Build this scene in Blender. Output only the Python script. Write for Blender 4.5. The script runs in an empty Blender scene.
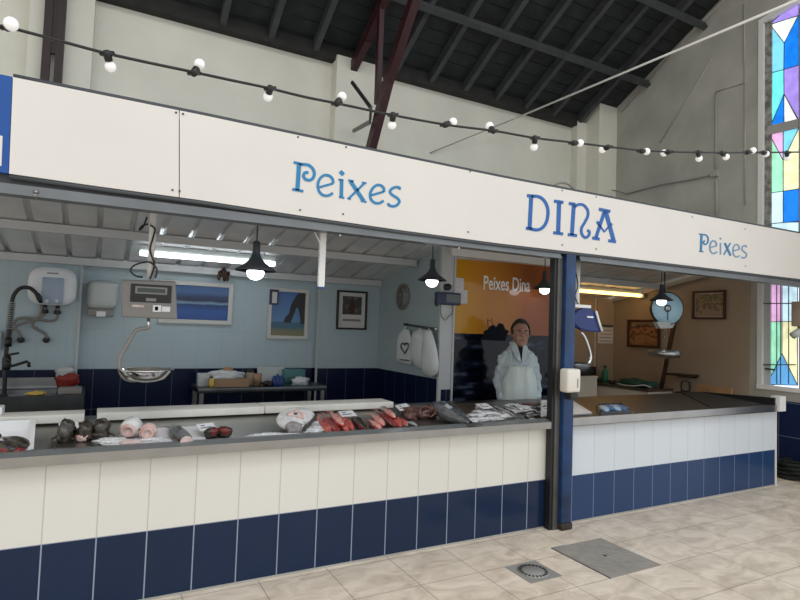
import bpy, bmesh, math, random
from mathutils import Vector, Matrix
random.seed(7)
SC = bpy.context.scene
COL = SC.collection
PI = math.pi

# ------------------------------------------------------------------ camera
F, YAW, PIT, ROLL = 563.14, .4929, .0466, .0343
CPOS = Vector((.1888, -3.4685, 1.5709))
fwd = Vector((math.sin(YAW)*math.cos(PIT), math.cos(YAW)*math.cos(PIT), math.sin(PIT)))
r0 = Vector((math.cos(YAW), -math.sin(YAW), 0)); u0 = r0.cross(fwd)
RT = math.cos(ROLL)*r0 + math.sin(ROLL)*u0
UP = -math.sin(ROLL)*r0 + math.cos(ROLL)*u0
cd = bpy.data.cameras.new('camera'); cam = bpy.data.objects.new('camera', cd); COL.objects.link(cam)
cam.matrix_world = Matrix(((RT.x, UP.x, -fwd.x, CPOS.x), (RT.y, UP.y, -fwd.y, CPOS.y), (RT.z, UP.z, -fwd.z, CPOS.z), (0, 0, 0, 1)))
cd.sensor_width = 36; cd.lens = F/800*36; cd.clip_end = 200; cd.clip_start = .05
SC.camera = cam

def ray(p): return fwd + RT*((p[0]-400)/F) - UP*((p[1]-300)/F)
def atY(p, y): d = ray(p); return CPOS + d*((y-CPOS.y)/d.y)
def atX(p, x): d = ray(p); return CPOS + d*((x-CPOS.x)/d.x)
def atZ(p, z): d = ray(p); return CPOS + d*((z-CPOS.z)/d.z)
def atD(p, t): return CPOS + ray(p)*t
TZ0, TK = .828, .10          # the sloping display tray
def onT(p, lift=0):
    d = ray(p); t = (TZ0+lift+TK*CPOS.y-CPOS.z)/(d.z-TK*d.y); return CPOS + d*t

# ------------------------------------------------------------------ materials
M = {}
def nt(name):
    m = bpy.data.materials.new(name); m.use_nodes = True
    return m, m.node_tree.nodes, m.node_tree.links, m.node_tree.nodes['Principled BSDF']
def mat(name, c, rough=.5, metal=0, var=0, vs=8, bump=0, bs=60, c2=None, spec=None, emit=0, ec=None, trans=0, alpha=None):
    m, N, L, b = nt(name)
    c4 = (*c, 1)
    b.inputs['Base Color'].default_value = c4
    b.inputs['Roughness'].default_value = rough; b.inputs['Metallic'].default_value = metal
    if spec is not None: b.inputs['Specular IOR Level'].default_value = spec
    if trans: b.inputs['Transmission Weight'].default_value = trans
    if alpha is not None: b.inputs['Alpha'].default_value = alpha
    if emit:
        b.inputs['Emission Color'].default_value = (*(ec or c), 1); b.inputs['Emission Strength'].default_value = emit
    if var or c2:
        tc = N.new('ShaderNodeTexCoord'); no = N.new('ShaderNodeTexNoise'); no.inputs['Scale'].default_value = vs; no.inputs['Detail'].default_value = 5
        L.new(tc.outputs['Object'], no.inputs['Vector'])
        cr = N.new('ShaderNodeValToRGB'); cr.color_ramp.elements[0].position = .35; cr.color_ramp.elements[1].position = .65
        d = c2 or tuple(max(0, x*(1-var)) for x in c)
        cr.color_ramp.elements[0].color = (*d, 1); cr.color_ramp.elements[1].color = c4
        L.new(no.outputs['Fac'], cr.inputs['Fac']); L.new(cr.outputs['Color'], b.inputs['Base Color'])
    if bump:
        tc = N.new('ShaderNodeTexCoord'); no = N.new('ShaderNodeTexNoise'); no.inputs['Scale'].default_value = bs; no.inputs['Detail'].default_value = 3
        L.new(tc.outputs['Object'], no.inputs['Vector'])
        bp = N.new('ShaderNodeBump'); bp.inputs['Strength'].default_value = bump; bp.inputs['Distance'].default_value = .01
        L.new(no.outputs['Fac'], bp.inputs['Height']); L.new(bp.outputs['Normal'], b.inputs['Normal'])
    M[name] = m; return m
def tilemat(name, c, grout, bw, bh, ox=0, oy=0, mort=.004, rough=.25, axes='XZ', var=.06, vs=3, mar=None):
    m, N, L, b = nt(name)
    g = N.new('ShaderNodeNewGeometry'); s = N.new('ShaderNodeSeparateXYZ'); L.new(g.outputs['Position'], s.inputs[0])
    k = N.new('ShaderNodeCombineXYZ')
    for i, (a, o) in enumerate(((axes[0], ox), (axes[1], oy))):
        ad = N.new('ShaderNodeMath'); ad.operation = 'SUBTRACT'; L.new(s.outputs[a], ad.inputs[0]); ad.inputs[1].default_value = o - 40*(bw if i == 0 else bh)
        L.new(ad.outputs[0], k.inputs[i])
    br = N.new('ShaderNodeTexBrick'); br.offset = 0; br.squash = 1
    br.inputs['Scale'].default_value = 1; br.inputs['Brick Width'].default_value = bw; br.inputs['Row Height'].default_value = bh
    br.inputs['Mortar Size'].default_value = mort; br.inputs['Mortar Smooth'].default_value = .1
    br.inputs['Color1'].default_value = (*c, 1); br.inputs['Color2'].default_value = (*[x*(1-var) for x in c], 1); br.inputs['Mortar'].default_value = (*grout, 1)
    L.new(k.outputs[0], br.inputs['Vector'])
    out = br.outputs['Color']
    if mar:
        no = N.new('ShaderNodeTexNoise'); no.inputs['Scale'].default_value = vs; no.inputs['Detail'].default_value = 7; no.inputs['Distortion'].default_value = 1.2; no.inputs['Roughness'].default_value = .62
        mp = N.new('ShaderNodeMapping'); mp.inputs['Scale'].default_value = (1, 1.7, 1); L.new(g.outputs['Position'], mp.inputs['Vector']); L.new(mp.outputs[0], no.inputs['Vector'])
        cr = N.new('ShaderNodeValToRGB'); cr.color_ramp.elements[0].position = .32; cr.color_ramp.elements[1].position = .62
        cr.color_ramp.elements[0].color = (*mar, 1); cr.color_ramp.elements[1].color = (1, 1, 1, 1)
        L.new(no.outputs['Fac'], cr.inputs['Fac'])
        mx = N.new('ShaderNodeMixRGB'); mx.blend_type = 'MULTIPLY'; mx.inputs['Fac'].default_value = 1
        L.new(out, mx.inputs[1]); L.new(cr.outputs['Color'], mx.inputs[2]); out = mx.outputs['Color']
    L.new(out, b.inputs['Base Color']); b.inputs['Roughness'].default_value = rough; b.inputs['Specular IOR Level'].default_value = .28
    bp = N.new('ShaderNodeBump'); bp.inputs['Strength'].default_value = .3; bp.inputs['Distance'].default_value = .003; bp.invert = True
    L.new(br.outputs['Fac'], bp.inputs['Height']); L.new(bp.outputs['Normal'], b.inputs['Normal'])
    M[name] = m; return m

tilemat('floor_tile', (.87, .76, .63), (.46, .39, .32), .4385, .415, 1.135, -.465, .0035, .3, 'XY', .05, 3.2, (.66, .63, .60))
tilemat('white_tile', (.77, .755, .70), (.56, .53, .49), .25, .41, 0, .381, .0032, .2, 'XZ', .02)
tilemat('blue_tile', (.011, .025, .066), (.30, .35, .45), .25, .383, 0, 0, .0036, .18, 'XZ', .08)
tilemat('white_tile_daylit', (.70, .755, .81), (.52, .56, .60), .25, .41, 3.7282, .381, .0028, .15, 'XZ', .02)  # same white tile, with the cooler daylight put into its colour
tilemat('blue_tile_daylit', (.024, .058, .150), (.24, .31, .47), .25, .383, 3.7282, 0, .0026, .15, 'XZ', .08)  # same blue tile, its brighter bluish light put into the colour
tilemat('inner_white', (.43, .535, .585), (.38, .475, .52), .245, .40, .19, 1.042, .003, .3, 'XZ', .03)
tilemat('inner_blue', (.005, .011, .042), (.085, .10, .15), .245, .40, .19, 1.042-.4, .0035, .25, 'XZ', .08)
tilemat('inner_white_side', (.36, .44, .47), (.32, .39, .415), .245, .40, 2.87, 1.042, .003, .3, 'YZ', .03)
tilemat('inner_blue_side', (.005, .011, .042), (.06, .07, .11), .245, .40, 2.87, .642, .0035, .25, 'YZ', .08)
tilemat('gable_blue', (.010, .020, .075), (.14, .18, .27), .25, .40, .37, .02, .004, .25, 'YZ', .08)
mat('plaster', (.76, .75, .66), .85, 0, .12, 1.3, .25, 9)
mat('plaster_old', (.46, .455, .41), .9, 0, .22, 1.6, .5, 7)
mat('plaster_dark', (.42, .41, .38), .9, 0, .2, 2)
mat('beige_paint', (.36, .285, .215), .6, 0, .06, 2)
mat('board_dark', (.020, .025, .028), .7, 0, .5, 5, .2, 20)
mat('rafter_dark', (.058, .064, .068), .7, 0, .3, 6)
mat('plate_dark', (.022, .021, .02), .8, 0, .4, 8)
mat('maroon', (.035, .005, .009), .45)
mat('lip_grey', (.22, .235, .24), .3, .4, .2, 6)
mat('steel_tan', (.20, .185, .17), .36, 1, .15, 5)
mat('maroon_dark', (.016, .003, .005), .5)
mat('black', (.012, .012, .013), .45)
mat('blackp', (.02, .02, .022), .3)
mat('sign_white', (.765, .735, .69), .38, 0, .03, 2)
mat('sign_edge', (.06, .07, .08), .5)
mat('letter_cyan', (.020, .215, .46), .4)
mat('letter_blue', (.012, .115, .40), .4)
mat('letter_faded', (.18, .30, .48), .5)
mat('letter_mid', (.035, .20, .40), .5)
mat('royal', (.004, .075, .33), .35)
mat('post_blue', (.006, .050, .165), .45, 0, .6, 6, .2, 30)
mat('rust', (.05, .035, .028), .8, 0, .5, 20)
mat('grey_steel', (.20, .215, .225), .45, .5, .2, 3)
mat('grey_dark', (.075, .08, .085), .5, .3, .2, 3)
mat('guide_rail', (.16, .155, .145), .5, .6, .3, 5)
mat('steel', (.42, .42, .42), .28, 1, .15, 4)
mat('steel_brushed', (.37, .36, .34), .36, 1, .12, 5)
mat('steel_dark', (.13, .14, .15), .32, 1, .3, 5)
mat('chrome', (.70, .70, .70), .12, 1)
mat('sheet', (.74, .75, .76), .34, .4, .1, 4)
mat('beam_white', (.52, .54, .56), .5)
mat('white', (.78, .78, .77), .4)
mat('white_warm', (.76, .73, .66), .4)
mat('white_dim', (.50, .54, .54), .5)
mat('cut_board', (.72, .71, .66), .5, 0, .12, 6)
mat('plastic_white', (.80, .81, .82), .3)
mat('boiler_white', (.70, .75, .79), .25)
mat('boiler_blue', (.33, .42, .55), .3)
mat('scale_grey', (.24, .23, .22), .45)
mat('scale_blue', (.004, .020, .14), .35)
mat('dial_face', (.46, .74, .92), .4)
mat('shade', (.055, .065, .078), .4, .3)
mat('bulb_white', (.9, .9, .9), .2, emit=.25)
mat('lamp_glow', (1, 1, 1), .3, emit=9, ec=(.93, .97, 1))
mat('tube_cool', (1, 1, 1), .3, emit=7, ec=(.90, .97, 1))
mat('tube_warm', (1, .9, .7), .3, emit=5, ec=(1, .56, .15))
mat('ice', (.92, .94, .96), .25, 0, .3, 60, 1.0, 110)
mat('card', (.80, .82, .84), .5)
mat('ink', (.03, .04, .09), .5)
mat('fish_dark', (.062, .049, .036), .25, 0, .85, 26)
mat('fish_brown', (.10, .075, .055), .3, 0, .5, 30)
mat('fish_grey', (.16, .17, .18), .22, 0, .4, 30)
mat('fish_silver', (.48, .50, .51), .2, .2, .3, 40)
mat('flesh_pink', (.62, .36, .33), .35, 0, .35, 25, c2=(.72, .56, .52))
mat('flesh_pale', (.70, .55, .52), .35, 0, .25, 25)
mat('red_fish', (.60, .15, .12), .25, 0, .3, 45, c2=(.36, .035, .03))
mat('red_deep', (.30, .035, .035), .25, 0, .4, 30)
mat('pink_belly', (.74, .46, .40), .25, 0, .2, 40, c2=(.55, .13, .11))
mat('tuna_red', (.17, .025, .02), .3, 0, .4, 40)
mat('salmon_back', (.075, .085, .095), .2, 0, .5, 40)
mat('ray_white', (.68, .69, .69), .3, 0, .25, 22)
mat('ray_grey', (.34, .31, .31), .35, 0, .4, 30)
mat('octopus', (.16, .075, .062), .3, 0, .5, 30)
mat('frame_white', (.62, .62, .60), .5)
mat('frame_black', (.010, .009, .009), .4)
mat('frame_brown', (.060, .018, .010), .4)
mat('mat_white', (.62, .62, .61), .6)
mat('wood', (.46, .27, .13), .5, 0, .3, 6)
mat('wood_dark', (.040, .018, .011), .5, 0, .3, 8)
mat('cardboard', (.36, .23, .14), .8)
mat('green_cloth', (.015, .10, .085), .7, 0, .5, 12)
mat('green_bottle', (.02, .17, .10), .3)
mat('dark_green', (.008, .014, .010), .8, 0, .5, 12)
mat('teal_box', (.06, .20, .20), .5)
mat('blue_bottle', (.01, .04, .20), .4)
mat('red_bag', (.25, .02, .015), .5)
mat('yellow', (.60, .42, .08), .5)
mat('coat', (.50, .60, .64), .7, 0, .05, 6)
mat('apron', (.58, .67, .66), .5)
mat('skin', (.40, .225, .17), .5, 0, .12, 30)
mat('hair', (.028, .025, .023), .7, 0, .5, 60)
mat('shirt', (.012, .012, .016), .8)
mat('trouser', (.02, .022, .03), .8)
mat('eye_white', (.55, .52, .50), .3)
mat('lip', (.27, .11, .10), .5)
mat('bag_white', (.66, .70, .72), .45)
mat('screen', (.04, .055, .05), .15)
mat('label_red', (.45, .05, .04), .5)
mat('dried', (.055, .028, .016), .8)
mat('tray_blue', (.36, .50, .62), .35)
mat('tray_content', (.05, .16, .36), .35)
mat('papers', (.66, .64, .66), .6)
mat('cable_white', (.85, .85, .83), .5)
mat('cable_grey', (.22, .21, .2), .6)
mat('concrete', (.34, .32, .29), .8, 0, .15, 12, .4, 60)
mat('drain_grey', (.36, .35, .33), .5, .3)
mat('stone', (.36, .35, .32), .9, 0, .65, 14)
mat('lead', (.055, .055, .06), .5)
mat('sun_orange', (.55, .20, .03), .18)

def glassmat(name, c, s=1.0):
    m, N, L, b = nt(name)
    b.inputs['Base Color'].default_value = (*c, 1); b.inputs['Roughness'].default_value = .25
    no = N.new('ShaderNodeTexNoise'); no.inputs['Scale'].default_value = 9; no.inputs['Detail'].default_value = 4
    tc = N.new('ShaderNodeTexCoord'); L.new(tc.outputs['Object'], no.inputs['Vector'])
    cr = N.new('ShaderNodeValToRGB'); cr.color_ramp.elements[0].position = .38; cr.color_ramp.elements[1].position = .55
    cr.color_ramp.elements[0].color = (*[x*.72 for x in c], 1); cr.color_ramp.elements[1].color = (*c, 1)
    L.new(no.outputs['Fac'], cr.inputs['Fac']); L.new(cr.outputs['Color'], b.inputs['Emission Color'])
    b.inputs['Emission Strength'].default_value = s       # daylight coming through the coloured glass
    M[name] = m
for n, c in dict(g_softblue=(.12, .36, .68), g_purple=(.36, .26, .78), g_white=(.82, .90, .84), g_sky=(.20, .62, .85), g_blue=(.01, .20, .80), g_turq=(.16, .78, .76), g_pink=(.72, .42, .70), g_mint=(.34, .78, .54), g_yellow=(.86, .84, .52), g_pale=(.58, .80, .92)).items(): glassmat(n, c)

def paintmat(name, stops, axis='Z', lo=0, hi=1, nscale=6, namt=.15, rough=.3, stretch=(1, 1, 1), spec=.5):
    """a painted / printed picture: colour bands running up the picture, broken up with noise"""
    m, N, L, b = nt(name)
    g = N.new('ShaderNodeTexCoord'); s = N.new('ShaderNodeSeparateXYZ'); L.new(g.outputs['Object'], s.inputs[0])
    mr = N.new('ShaderNodeMapRange'); mr.inputs['From Min'].default_value = lo; mr.inputs['From Max'].default_value = hi; L.new(s.outputs[axis], mr.inputs['Value'])
    mp = N.new('ShaderNodeMapping'); mp.inputs['Scale'].default_value = stretch; L.new(g.outputs['Object'], mp.inputs['Vector'])
    no = N.new('ShaderNodeTexNoise'); no.inputs['Scale'].default_value = nscale; no.inputs['Detail'].default_value = 5; L.new(mp.outputs[0], no.inputs['Vector'])
    ma = N.new('ShaderNodeMath'); ma.operation = 'MULTIPLY_ADD'; L.new(no.outputs['Fac'], ma.inputs[0]); ma.inputs[1].default_value = namt; L.new(mr.outputs[0], ma.inputs[2])
    sb = N.new('ShaderNodeMath'); sb.operation = 'SUBTRACT'; L.new(ma.outputs[0], sb.inputs[0]); sb.inputs[1].default_value = namt/2
    cr = N.new('ShaderNodeValToRGB'); e = cr.color_ramp.elements
    while len(e) < len(stops): e.new(.5)
    for el, (p, c) in zip(e, stops): el.position = p; el.color = (*c, 1)
    L.new(sb.outputs[0], cr.inputs['Fac']); L.new(cr.outputs['Color'], b.inputs['Base Color']); b.inputs['Roughness'].default_value = rough
    b.inputs['Specular IOR Level'].default_value = spec
    M[name] = m

# ------------------------------------------------------------------ mesh builder
class MB:
    def __init__(s): s.v = []; s.f = []; s.m = []; s.sm = []
    def add(s, vs, fs, mi=0, smooth=False):
        n = len(s.v); s.v += [Vector(v) for v in vs]
        for f in fs: s.f.append([i+n for i in f]); s.m.append(mi); s.sm.append(smooth)
        return s
    def box(s, a, b, mi=0, bev=0):
        (x0, y0, z0), (x1, y1, z1) = a, b
        x0, x1 = sorted((x0, x1)); y0, y1 = sorted((y0, y1)); z0, z1 = sorted((z0, z1))
        if bev:
            bm = bmesh.new(); bmesh.ops.create_cube(bm, size=1)
            for v in bm.verts: v.co = Vector(((x0+x1)/2+v.co.x*(x1-x0), (y0+y1)/2+v.co.y*(y1-y0), (z0+z1)/2+v.co.z*(z1-z0)))
            bmesh.ops.bevel(bm, geom=bm.edges[:], offset=min(bev, .45*min(x1-x0, y1-y0, z1-z0)), segments=3, affect='EDGES', profile=.5)
            return s.bm(bm, mi, True)
        return s.add([(x0, y0, z0), (x1, y0, z0), (x1, y1, z0), (x0, y1, z0), (x0, y0, z1), (x1, y0, z1), (x1, y1, z1), (x0, y1, z1)],
                     [(3, 2, 1, 0), (4, 5, 6, 7), (0, 1, 5, 4), (1, 2, 6, 5), (2, 3, 7, 6), (3, 0, 4, 7)], mi)
    def bm(s, bm, mi=0, smooth=False):
        bm.verts.index_update(); s.add([v.co.copy() for v in bm.verts], [[v.index for v in f.verts] for f in bm.faces], mi, smooth); bm.free(); return s
    def tube(s, pts, r, n=8, mi=0, smooth=True):
        pts = [Vector(p) for p in pts]; rr = r if isinstance(r, (list, tuple)) else [r]*len(pts)
        vs = []; fs = []; prev = None
        for i, p in enumerate(pts):
            t = (pts[min(i+1, len(pts)-1)]-pts[max(i-1, 0)]).normalized()
            if prev is None:
                a = Vector((0, 0, 1)) if abs(t.z) < .9 else Vector((1, 0, 0)); u = t.cross(a).normalized()
            else: u = (prev - t*prev.dot(t)).normalized()
            prev = u; w = t.cross(u)
            for k in range(n):
                an = 2*PI*k/n; vs.append(p+(u*math.cos(an)+w*math.sin(an))*rr[i])
        for i in range(len(pts)-1):
            for k in range(n): fs.append((i*n+k, i*n+(k+1) % n, (i+1)*n+(k+1) % n, (i+1)*n+k))
        fs += [tuple(range(n))[::-1], tuple((len(pts)-1)*n+k for k in range(n))]
        return s.add(vs, fs, mi, smooth)
    def bar(s, a, b, w, h, up=(0, 0, 1), mi=0):
        a, b = Vector(a), Vector(b); t = (b-a).normalized(); up = Vector(up); x = t.cross(up).normalized()*w/2; y = x.cross(t).normalized()*h/2
        vs = [a-x-y, a+x-y, a+x+y, a-x+y, b-x-y, b+x-y, b+x+y, b-x+y]
        return s.add(vs, [(3, 2, 1, 0), (4, 5, 6, 7), (0, 1, 5, 4), (1, 2, 6, 5), (2, 3, 7, 6), (3, 0, 4, 7)], mi)
    def lathe(s, c, prof, n=24, mi=0, axis='Z', smooth=True, tilt=None):
        """prof: (radius, height) pairs"""
        c = Vector(c); vs = []; fs = []
        for r, h in prof:
            for k in range(n):
                a = 2*PI*k/n; p = Vector((r*math.cos(a), r*math.sin(a), h))
                if axis == 'Y': p = Vector((p.x, -p.z, p.y))
                if axis == 'X': p = Vector((-p.z, p.x, p.y))
                if tilt: p = tilt @ p
                vs.append(c+p)
        m = len(prof)
        for i in range(m-1):
            for k in range(n): fs.append((i*n+k, i*n+(k+1) % n, (i+1)*n+(k+1) % n, (i+1)*n+k))
        if prof[0][0] > 1e-4: fs.append(tuple(range(n))[::-1])
        if prof[-1][0] > 1e-4: fs.append(tuple((m-1)*n+k for k in range(n)))
        return s.add(vs, fs, mi, smooth)
    def ball(s, c, r, mi=0, n=12, m=None):
        bm = bmesh.new(); bmesh.ops.create_uvsphere(bm, u_segments=n*2, v_segments=n, radius=1)
        r = r if isinstance(r, (list, tuple)) else (r, r, r)
        for v in bm.verts:
            v.co = Vector((v.co.x*r[0], v.co.y*r[1], v.co.z*r[2]))
            if m: v.co = m @ v.co
            v.co += Vector(c)
        return s.bm(bm, mi, True)
    def prism(s, poly, d, mi=0):
        """polygon of 3D points thickened along vector d"""
        poly = [Vector(p) for p in poly]; d = Vector(d); n = len(poly)
        vs = poly+[p+d for p in poly]
        return s.add(vs, [tuple(range(n))[::-1], tuple(range(n, 2*n))]+[(i, (i+1) % n, n+(i+1) % n, n+i) for i in range(n)], mi)
    def build(s, name, mats, parent=None, base=None, bev=0, sub=0):
        me = bpy.data.meshes.new(name)
        if parent is not None: o0 = parent_loc(parent)
        elif base is not None: o0 = Vector(base)
        else:
            lo = [min(v[i] for v in s.v) for i in range(3)]; hi = [max(v[i] for v in s.v) for i in range(3)]
            o0 = Vector(((lo[0]+hi[0])/2, (lo[1]+hi[1])/2, lo[2]))
        me.from_pydata([tuple(v-o0) for v in s.v], [], s.f); me.update()
        if not isinstance(mats, (list, tuple)): mats = [mats]
        for k in mats: me.materials.append(M[k])
        for p, i, q in zip(me.polygons, s.m, s.sm): p.material_index = i; p.use_smooth = q
        bm = bmesh.new(); bm.from_mesh(me); bmesh.ops.recalc_face_normals(bm, faces=bm.faces[:]); bm.to_mesh(me); bm.free()
        o = bpy.data.objects.new(name, me); COL.objects.link(o)
        if parent is not None: o.parent = parent
        else: o.location = o0
        if bev:
            b = o.modifiers.new('bevel', 'BEVEL'); b.width = bev; b.segments = 2; b.limit_method = 'ANGLE'
        if sub:
            b = o.modifiers.new('sub', 'SUBSURF'); b.levels = sub; b.render_levels = sub
        return o
def parent_loc(p):
    v = Vector((0, 0, 0))
    while p is not None: v = v + p.location; p = p.parent
    return v
def tag(o, label, cat, group=None, kind=None):
    if label: o['label'] = label
    if cat: o['category'] = cat
    if group: o['group'] = group
    if kind: o['kind'] = kind
    return o
def thing(name, label, cat, loc, group=None):
    o = bpy.data.objects.new(name, None); o.empty_display_size = .05; COL.objects.link(o); o.location = loc
    return tag(o, label, cat, group)
def struct(o, label=None, cat=None):
    o['kind'] = 'structure'
    if label: o['label'] = label
    if cat: o['category'] = cat
    return o
def arc(c, r, a0, a1, n, u=(1, 0, 0), v=(0, 0, 1)):
    c, u, v = Vector(c), Vector(u), Vector(v)
    return [c+u*r*math.cos(a0+(a1-a0)*i/n)+v*r*math.sin(a0+(a1-a0)*i/n) for i in range(n+1)]
def smooth(pts, n=6):
    pts = [Vector(p) for p in pts]; out = []
    for i in range(len(pts)-1):
        p0, p1, p2, p3 = pts[max(i-1, 0)], pts[i], pts[i+1], pts[min(i+2, len(pts)-1)]
        for k in range(n):
            t = k/n; out.append(.5*((2*p1)+(p2-p0)*t+(2*p0-5*p1+4*p2-p3)*t*t+(3*p1-p0-3*p2+p3)*t**3))
    return out+[pts[-1]]

# ------------------------------------------------------------------ the hall
WY, GX = 3.28, 7.5            # rear wall of the hall, gable wall
PF = 2.87                     # front faces of the pilasters, plane of the stall's back wall
RZ, RK = 5.2, .54             # roof: z at y=3 and its slope
def roof(y): return RZ+RK*(3-y)

struct(MB().box((-9, -12, -.12), (12, WY, 0)).build('floor', 'floor_tile'), 'pale marbled floor tiles', 'floor')

w = MB().box((-4, WY, 0), (GX+.3, WY+.25, 5.0))
struct(w.build('wall_back', 'plaster'), 'pale plastered hall wall behind the stall', 'wall')
for x0, x1, yf, n in ((-.55, .008, 3.1, 1), (2.70, 3.24, 3.1, 2), (7.10, GX, PF, 3), (6.90, 7.10, 3.14, 4)):
    struct(MB().box((x0, yf, 0), (x1, WY, 4.98 if n < 3 else (roof(yf)-.02 if n == 3 else 5.0))).build('trim_%d' % n, 'plaster'), 'plastered pilaster on the hall wall', 'pilaster')
struct(MB().box((-4, WY-.13, 4.93), (6.9, WY, roof(WY)+.05)).build('trim_5', 'plate_dark'), 'dark wall plate under the rafters', 'trim')

# roof: boards, rafters, purlins
roofo = struct(MB().prism([(-5, WY+.2, roof(WY+.2)), (GX+.2, WY+.2, roof(WY+.2)), (GX+.2, -1.2, roof(-1.2)), (-5, -1.2, roof(-1.2))], (0, 0, .06)).build('ceiling', 'board_dark', base=(0, 3, RZ)), 'dark boarded timber roof', 'roof')
seam = MB()
y = WY
while y > -1.2:
    seam.bar((-5, y, roof(y)-.004), (GX-.05, y, roof(y)-.004), .012, .012); y -= .165
seam.build('board_joint', 'black', roofo)
for i in range(-5, 9):
    x = 4.69+.565*(i-1)
    if x > GX-.12: continue
    MB().bar((x, WY-.02, roof(WY-.02)-.07), (x, -1.1, roof(-1.1)-.07), .07, .13).build('rafter', 'rafter_dark', roofo)
for yy in (2.27, 1.36):
    MB().bar((-5, yy, roof(yy)-.17), (GX-.02, yy, roof(yy)-.17), .07, .09, (0, .5, 1)).build('purlin', 'rafter_dark', roofo)

# gable wall with the tall stained glass opening
YL, YR = .62, -.30
zt = lambda y: 5.62+.15*(YL-y) if y > .16 else 5.69-.15*(.16-y)
g = MB()
g.prism([(GX, YL, 0), (GX, WY, 0), (GX, WY, roof(WY)+.02), (GX, YL, roof(YL)+.02)], (.35, 0, 0))
g.prism([(GX, YR, 0), (GX, YL, 0), (GX, YL, .97), (GX, YR, .97)], (.35, 0, 0))
g.prism([(GX, YR, zt(YR)), (GX, .16, zt(.16)), (GX, YL, zt(YL)), (GX, YL, roof(YL)), (GX, YR, roof(YR))], (.35, 0, 0))
g.prism([(GX, -1.2, 0), (GX, YR, 0), (GX, YR, roof(YR)), (GX, -1.2, roof(-1.2))], (.35, 0, 0))
struct(g.build('wall_right', 'plaster_old'), 'weathered plaster gable wall with a tall stained glass window', 'wall')
struct(MB().box((GX-.02, -1.2, 0), (GX, .72, .835)).build('baseboard_right', 'gable_blue'), 'dark blue tiled dado on the gable wall', 'dado')
# beige lining of the gable wall inside the stall
lin = MB().prism([(GX-.02, .72, .835), (GX-.02, PF, .835), (GX-.02, PF, 2.11), (GX-.02, .72, 2.54)], (.02, 0, 0))
lin.prism([(GX-.02, .72, 0), (GX-.02, PF, 0), (GX-.02, PF, .835), (GX-.02, .72, .835)], (.02, 0, 0))
struct(lin.build('trim_6', 'beige_paint'), 'beige painted wall inside the right part of the stall', 'wall')
# plaster relief lines on the gable wall
rel = MB()
for pts in ([(716, 178), (716, 92), (745, 83), (745, 205)], [(744, 4), (745, 83)], [(622, 112), (690, 33), (736, -12)], [(660, 143), (690, 95), (712, 58)]):
    rel.tube([atX(p, GX-.006) for p in pts], .011, 6)
struct(rel.build('trim_7', 'plaster_dark'), 'old plaster ridges on the gable wall', 'trim')

# ------------------------------------------------------------------ stained glass window
win = struct(MB().box((GX+.10, YR, .97), (GX+.16, YR+.04, 5.5)).build('window_1', 'stone', base=(GX, .16, .97)), 'tall stained glass window of many coloured panes in the gable wall', 'window')
fr = MB()
fr.box((GX-.012, .575, .95), (GX+.06, .635, 5.60)).prism([(GX-.012, .635, 5.60), (GX-.012, .16, 5.68), (GX-.012, .16, 5.76), (GX-.012, .635, 5.66)], (.07, 0, 0))
fr.box((GX-.02, .05, .95), (GX+.06, .635, 1.0))
fr.build('window_frame', 'white', win)
MB().box((GX+.03, .50, 2.7), (GX+.12, .577, 5.6)).build('reveal', 'stone', win); MB().box((GX+.03, .50, 1.0), (GX+.12, .577, 2.7)).build('reveal', 'white_dim', win)
XG = GX+.06
def gp(p): return atX(p, XG)
def crop(ox, oy, s): return lambda x, y: (ox+x/s, oy+y/s)
a_, b_, c_ = crop(740, 0, 5), crop(740, 110, 5), crop(735, 270, 4.615)
P_ = [('g_purple', [a_(146, 124), a_(296, 78), a_(296, -6)]), ('g_white', [a_(152, 124), a_(292, 78), a_(222, 215)]),
      ('g_sky', [a_(146, 124), a_(152, 124), a_(222, 215), a_(220, 348), a_(146, 367)]), ('g_blue', [a_(292, 78), a_(297, 78), a_(297, 325), a_(220, 348), a_(222, 215)]),
      ('g_turq', [a_(146, 367), a_(220, 348), a_(221, 470), a_(163, 610), b_(146, 88)]), ('g_purple', [a_(220, 348), a_(297, 325), a_(297, 612), a_(221, 470)]),
      ('g_blue', [a_(221, 470), b_(221, 72), b_(150, 88)]), ('g_white', [a_(221, 470), b_(297, 55), b_(221, 72)]),
      ('g_pink', [b_(147, 120), b_(217, 104), b_(217, 252)]), ('g_sky', [b_(217, 104), b_(297, 86), b_(217, 252)]),
      ('g_mint', [b_(146, 120), b_(217, 252), b_(217, 406), b_(145, 416)]), ('g_yellow', [b_(297, 86), b_(297, 394), b_(217, 406), b_(217, 252)]),
      ('g_pale', [b_(145, 416), b_(217, 406), b_(217, 562), b_(144, 570)]), ('g_blue', [b_(217, 406), b_(297, 394), b_(297, 560), b_(217, 562)]),
      ('g_pale', [b_(144, 570), b_(297, 556), c_(288, 20), c_(150, 20)]),
      ('g_pink', [c_(150, 20), c_(218, 20), c_(218, 238), c_(150, 240)]), ('g_pale', [c_(218, 20), c_(290, 20), c_(290, 238), c_(218, 238)]),
      ('g_mint', [c_(150, 240), c_(218, 238), c_(218, 385), c_(148, 528)]), ('g_yellow', [c_(218, 238), c_(290, 238), c_(290, 532), c_(218, 385)]),
      ('g_softblue', [c_(218, 385), c_(290, 532), c_(148, 528)])]
gl = {}
pm = MB(); names = []
for n, poly in P_:
    if n not in names: names.append(n)
    pm.prism([gp(p) for p in poly], (.012, 0, 0), names.index(n))
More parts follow.
